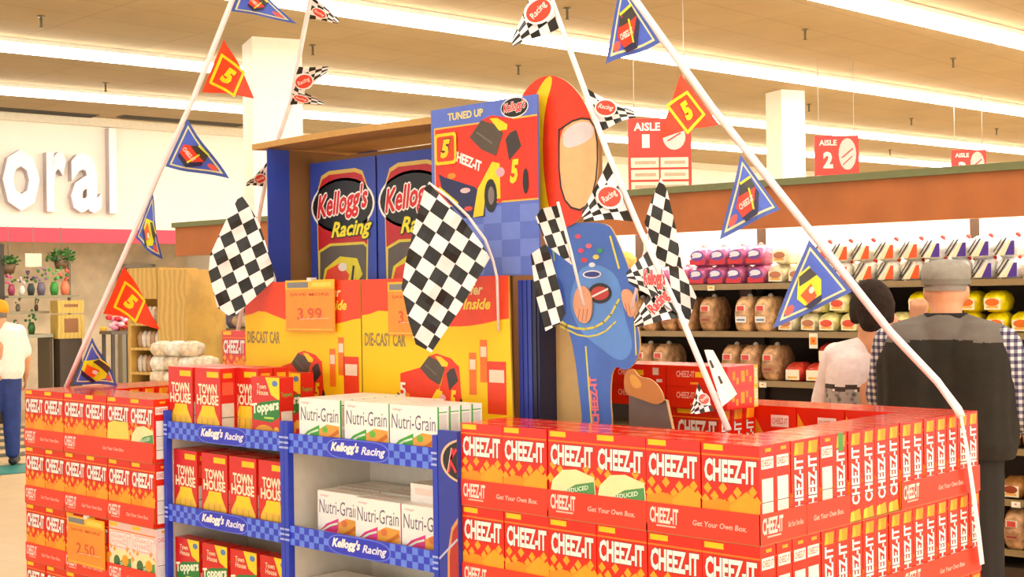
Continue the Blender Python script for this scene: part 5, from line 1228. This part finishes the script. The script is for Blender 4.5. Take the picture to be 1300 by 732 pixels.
        me.name = 'pennant'; me.transform(Matrix.Translation(-o)); ob = bpy.data.objects.new('pennant', me); COL.objects.link(ob); ob.parent = t; ob['label'] = lab or {'blue': 'blue pennant with red racing car', 'yellowcar': 'blue pennant with yellow racing car', 'red': 'red pennant with yellow number 5'}[kind]; return ob
    ob = local(g, o).build('pennant', t); ob['label'] = 'small checkered pennant'; return ob
PEN = {
 'a': [((309,-28),(293,14),(378,29),'blue'), ((284,50),(256,117),(324,124),'red'), ((238,151),(210,211),(290,228),'blue'), ((194,244),(172,302),(206,330),'yellowcar'), ((157,338),(131,398),(205,416),'red'), ((117,428),(93,487),(149,491),'yellowcar')],
 'b': [((398,-6),(393,24),(430,28),'checker'), ((378,84),(369,132),(416,88),'checker'), ((372,108),(369,132),(411,131),'checker'), ((342,204),(334,236),(313,234),'checker')],
 'c': [((686,-34),(711,34),(650,56),'checker'), ((741,110),(764,164),(806,146),'checker'), ((772,205),(804,280),(740,276),'checker'), ((822,318),(866,404),(797,352),'checker'), ((836,350),(862,404),(806,410),'checker'), ((894,444),(917,516),(936,500),'white'), ((888,484),(906,522),(878,522),'checker')],
 'd': [((788,-24),(838,54),(768,84),'blue'), ((864,94),(913,158),(836,176),'red'), ((940,196),(990,266),(915,302),'blue'), ((1027,304),(1082,370),(981,417),'yellowcar')],
}
for key, R in ROPES.items():
    pts = [at(px, py, rz_(R, py)) for px, py in R['pts']]
    o = pts[-1].copy(); t = thing('pennant_string', R['lab'], 'pennant string', o, 0, 'pennant strings over the display')
    if key == 'a': top = [Vector((pts[0].x, pts[0].y, 4.2))]
    else: top = []
    tail = []
    if key == 'd':
        pts[-1] = atp(1216, 519, 0, .002); tail = [atp(1220,528,0,.014), atp(1227,565,0,.014), atp(1235,620,0,.015), atp(1242,675,0,.016), atp(1247,716,0,.014)]
        g = Geo(); W_ = [.009,.011,.013,.015,.014]
        for (p, q, w0, w1) in zip(tail, tail[1:], W_, W_[1:]): g.face([p+Vector((0,-w0,0)), p+Vector((0,w0,0)), q+Vector((0,w1,0)), q+Vector((0,-w1,0))], FW)
        local(g, o).build('tape_end', t); tail = tail[:1]
    g = Geo(); g.tube(top+pts+tail, R['r'], FW, 8); local(g, o).build('tape', t)
    for (A, B, T, kind) in PEN[key]:
        if kind == 'white':
            g = Geo(); P = [at(*A, rz_(R, A[1])-.01), at(905,444,rz_(R,444)-.02), at(936,500,rz_(R,500)-.02), at(*B, rz_(R, B[1])-.01)]
            patch(g, P, 1, 1, (FW, FW), .002, 4); Nn = -fw*.004
            for (x, y) in ((903,462),(914,482)):
                c_ = at(x, y, rz_(R, y)-.024); g.face([c_-rt*.006+up*.009, c_-rt*.001+up*.011, c_+rt*.008-up*.008, c_+rt*.002-up*.011], (60,56,50))
            ob = local(g, o).build('pennant', t); ob['label'] = 'folded white pennant with black dashes'
        else: pennant(t, o, R, A, B, T, kind)
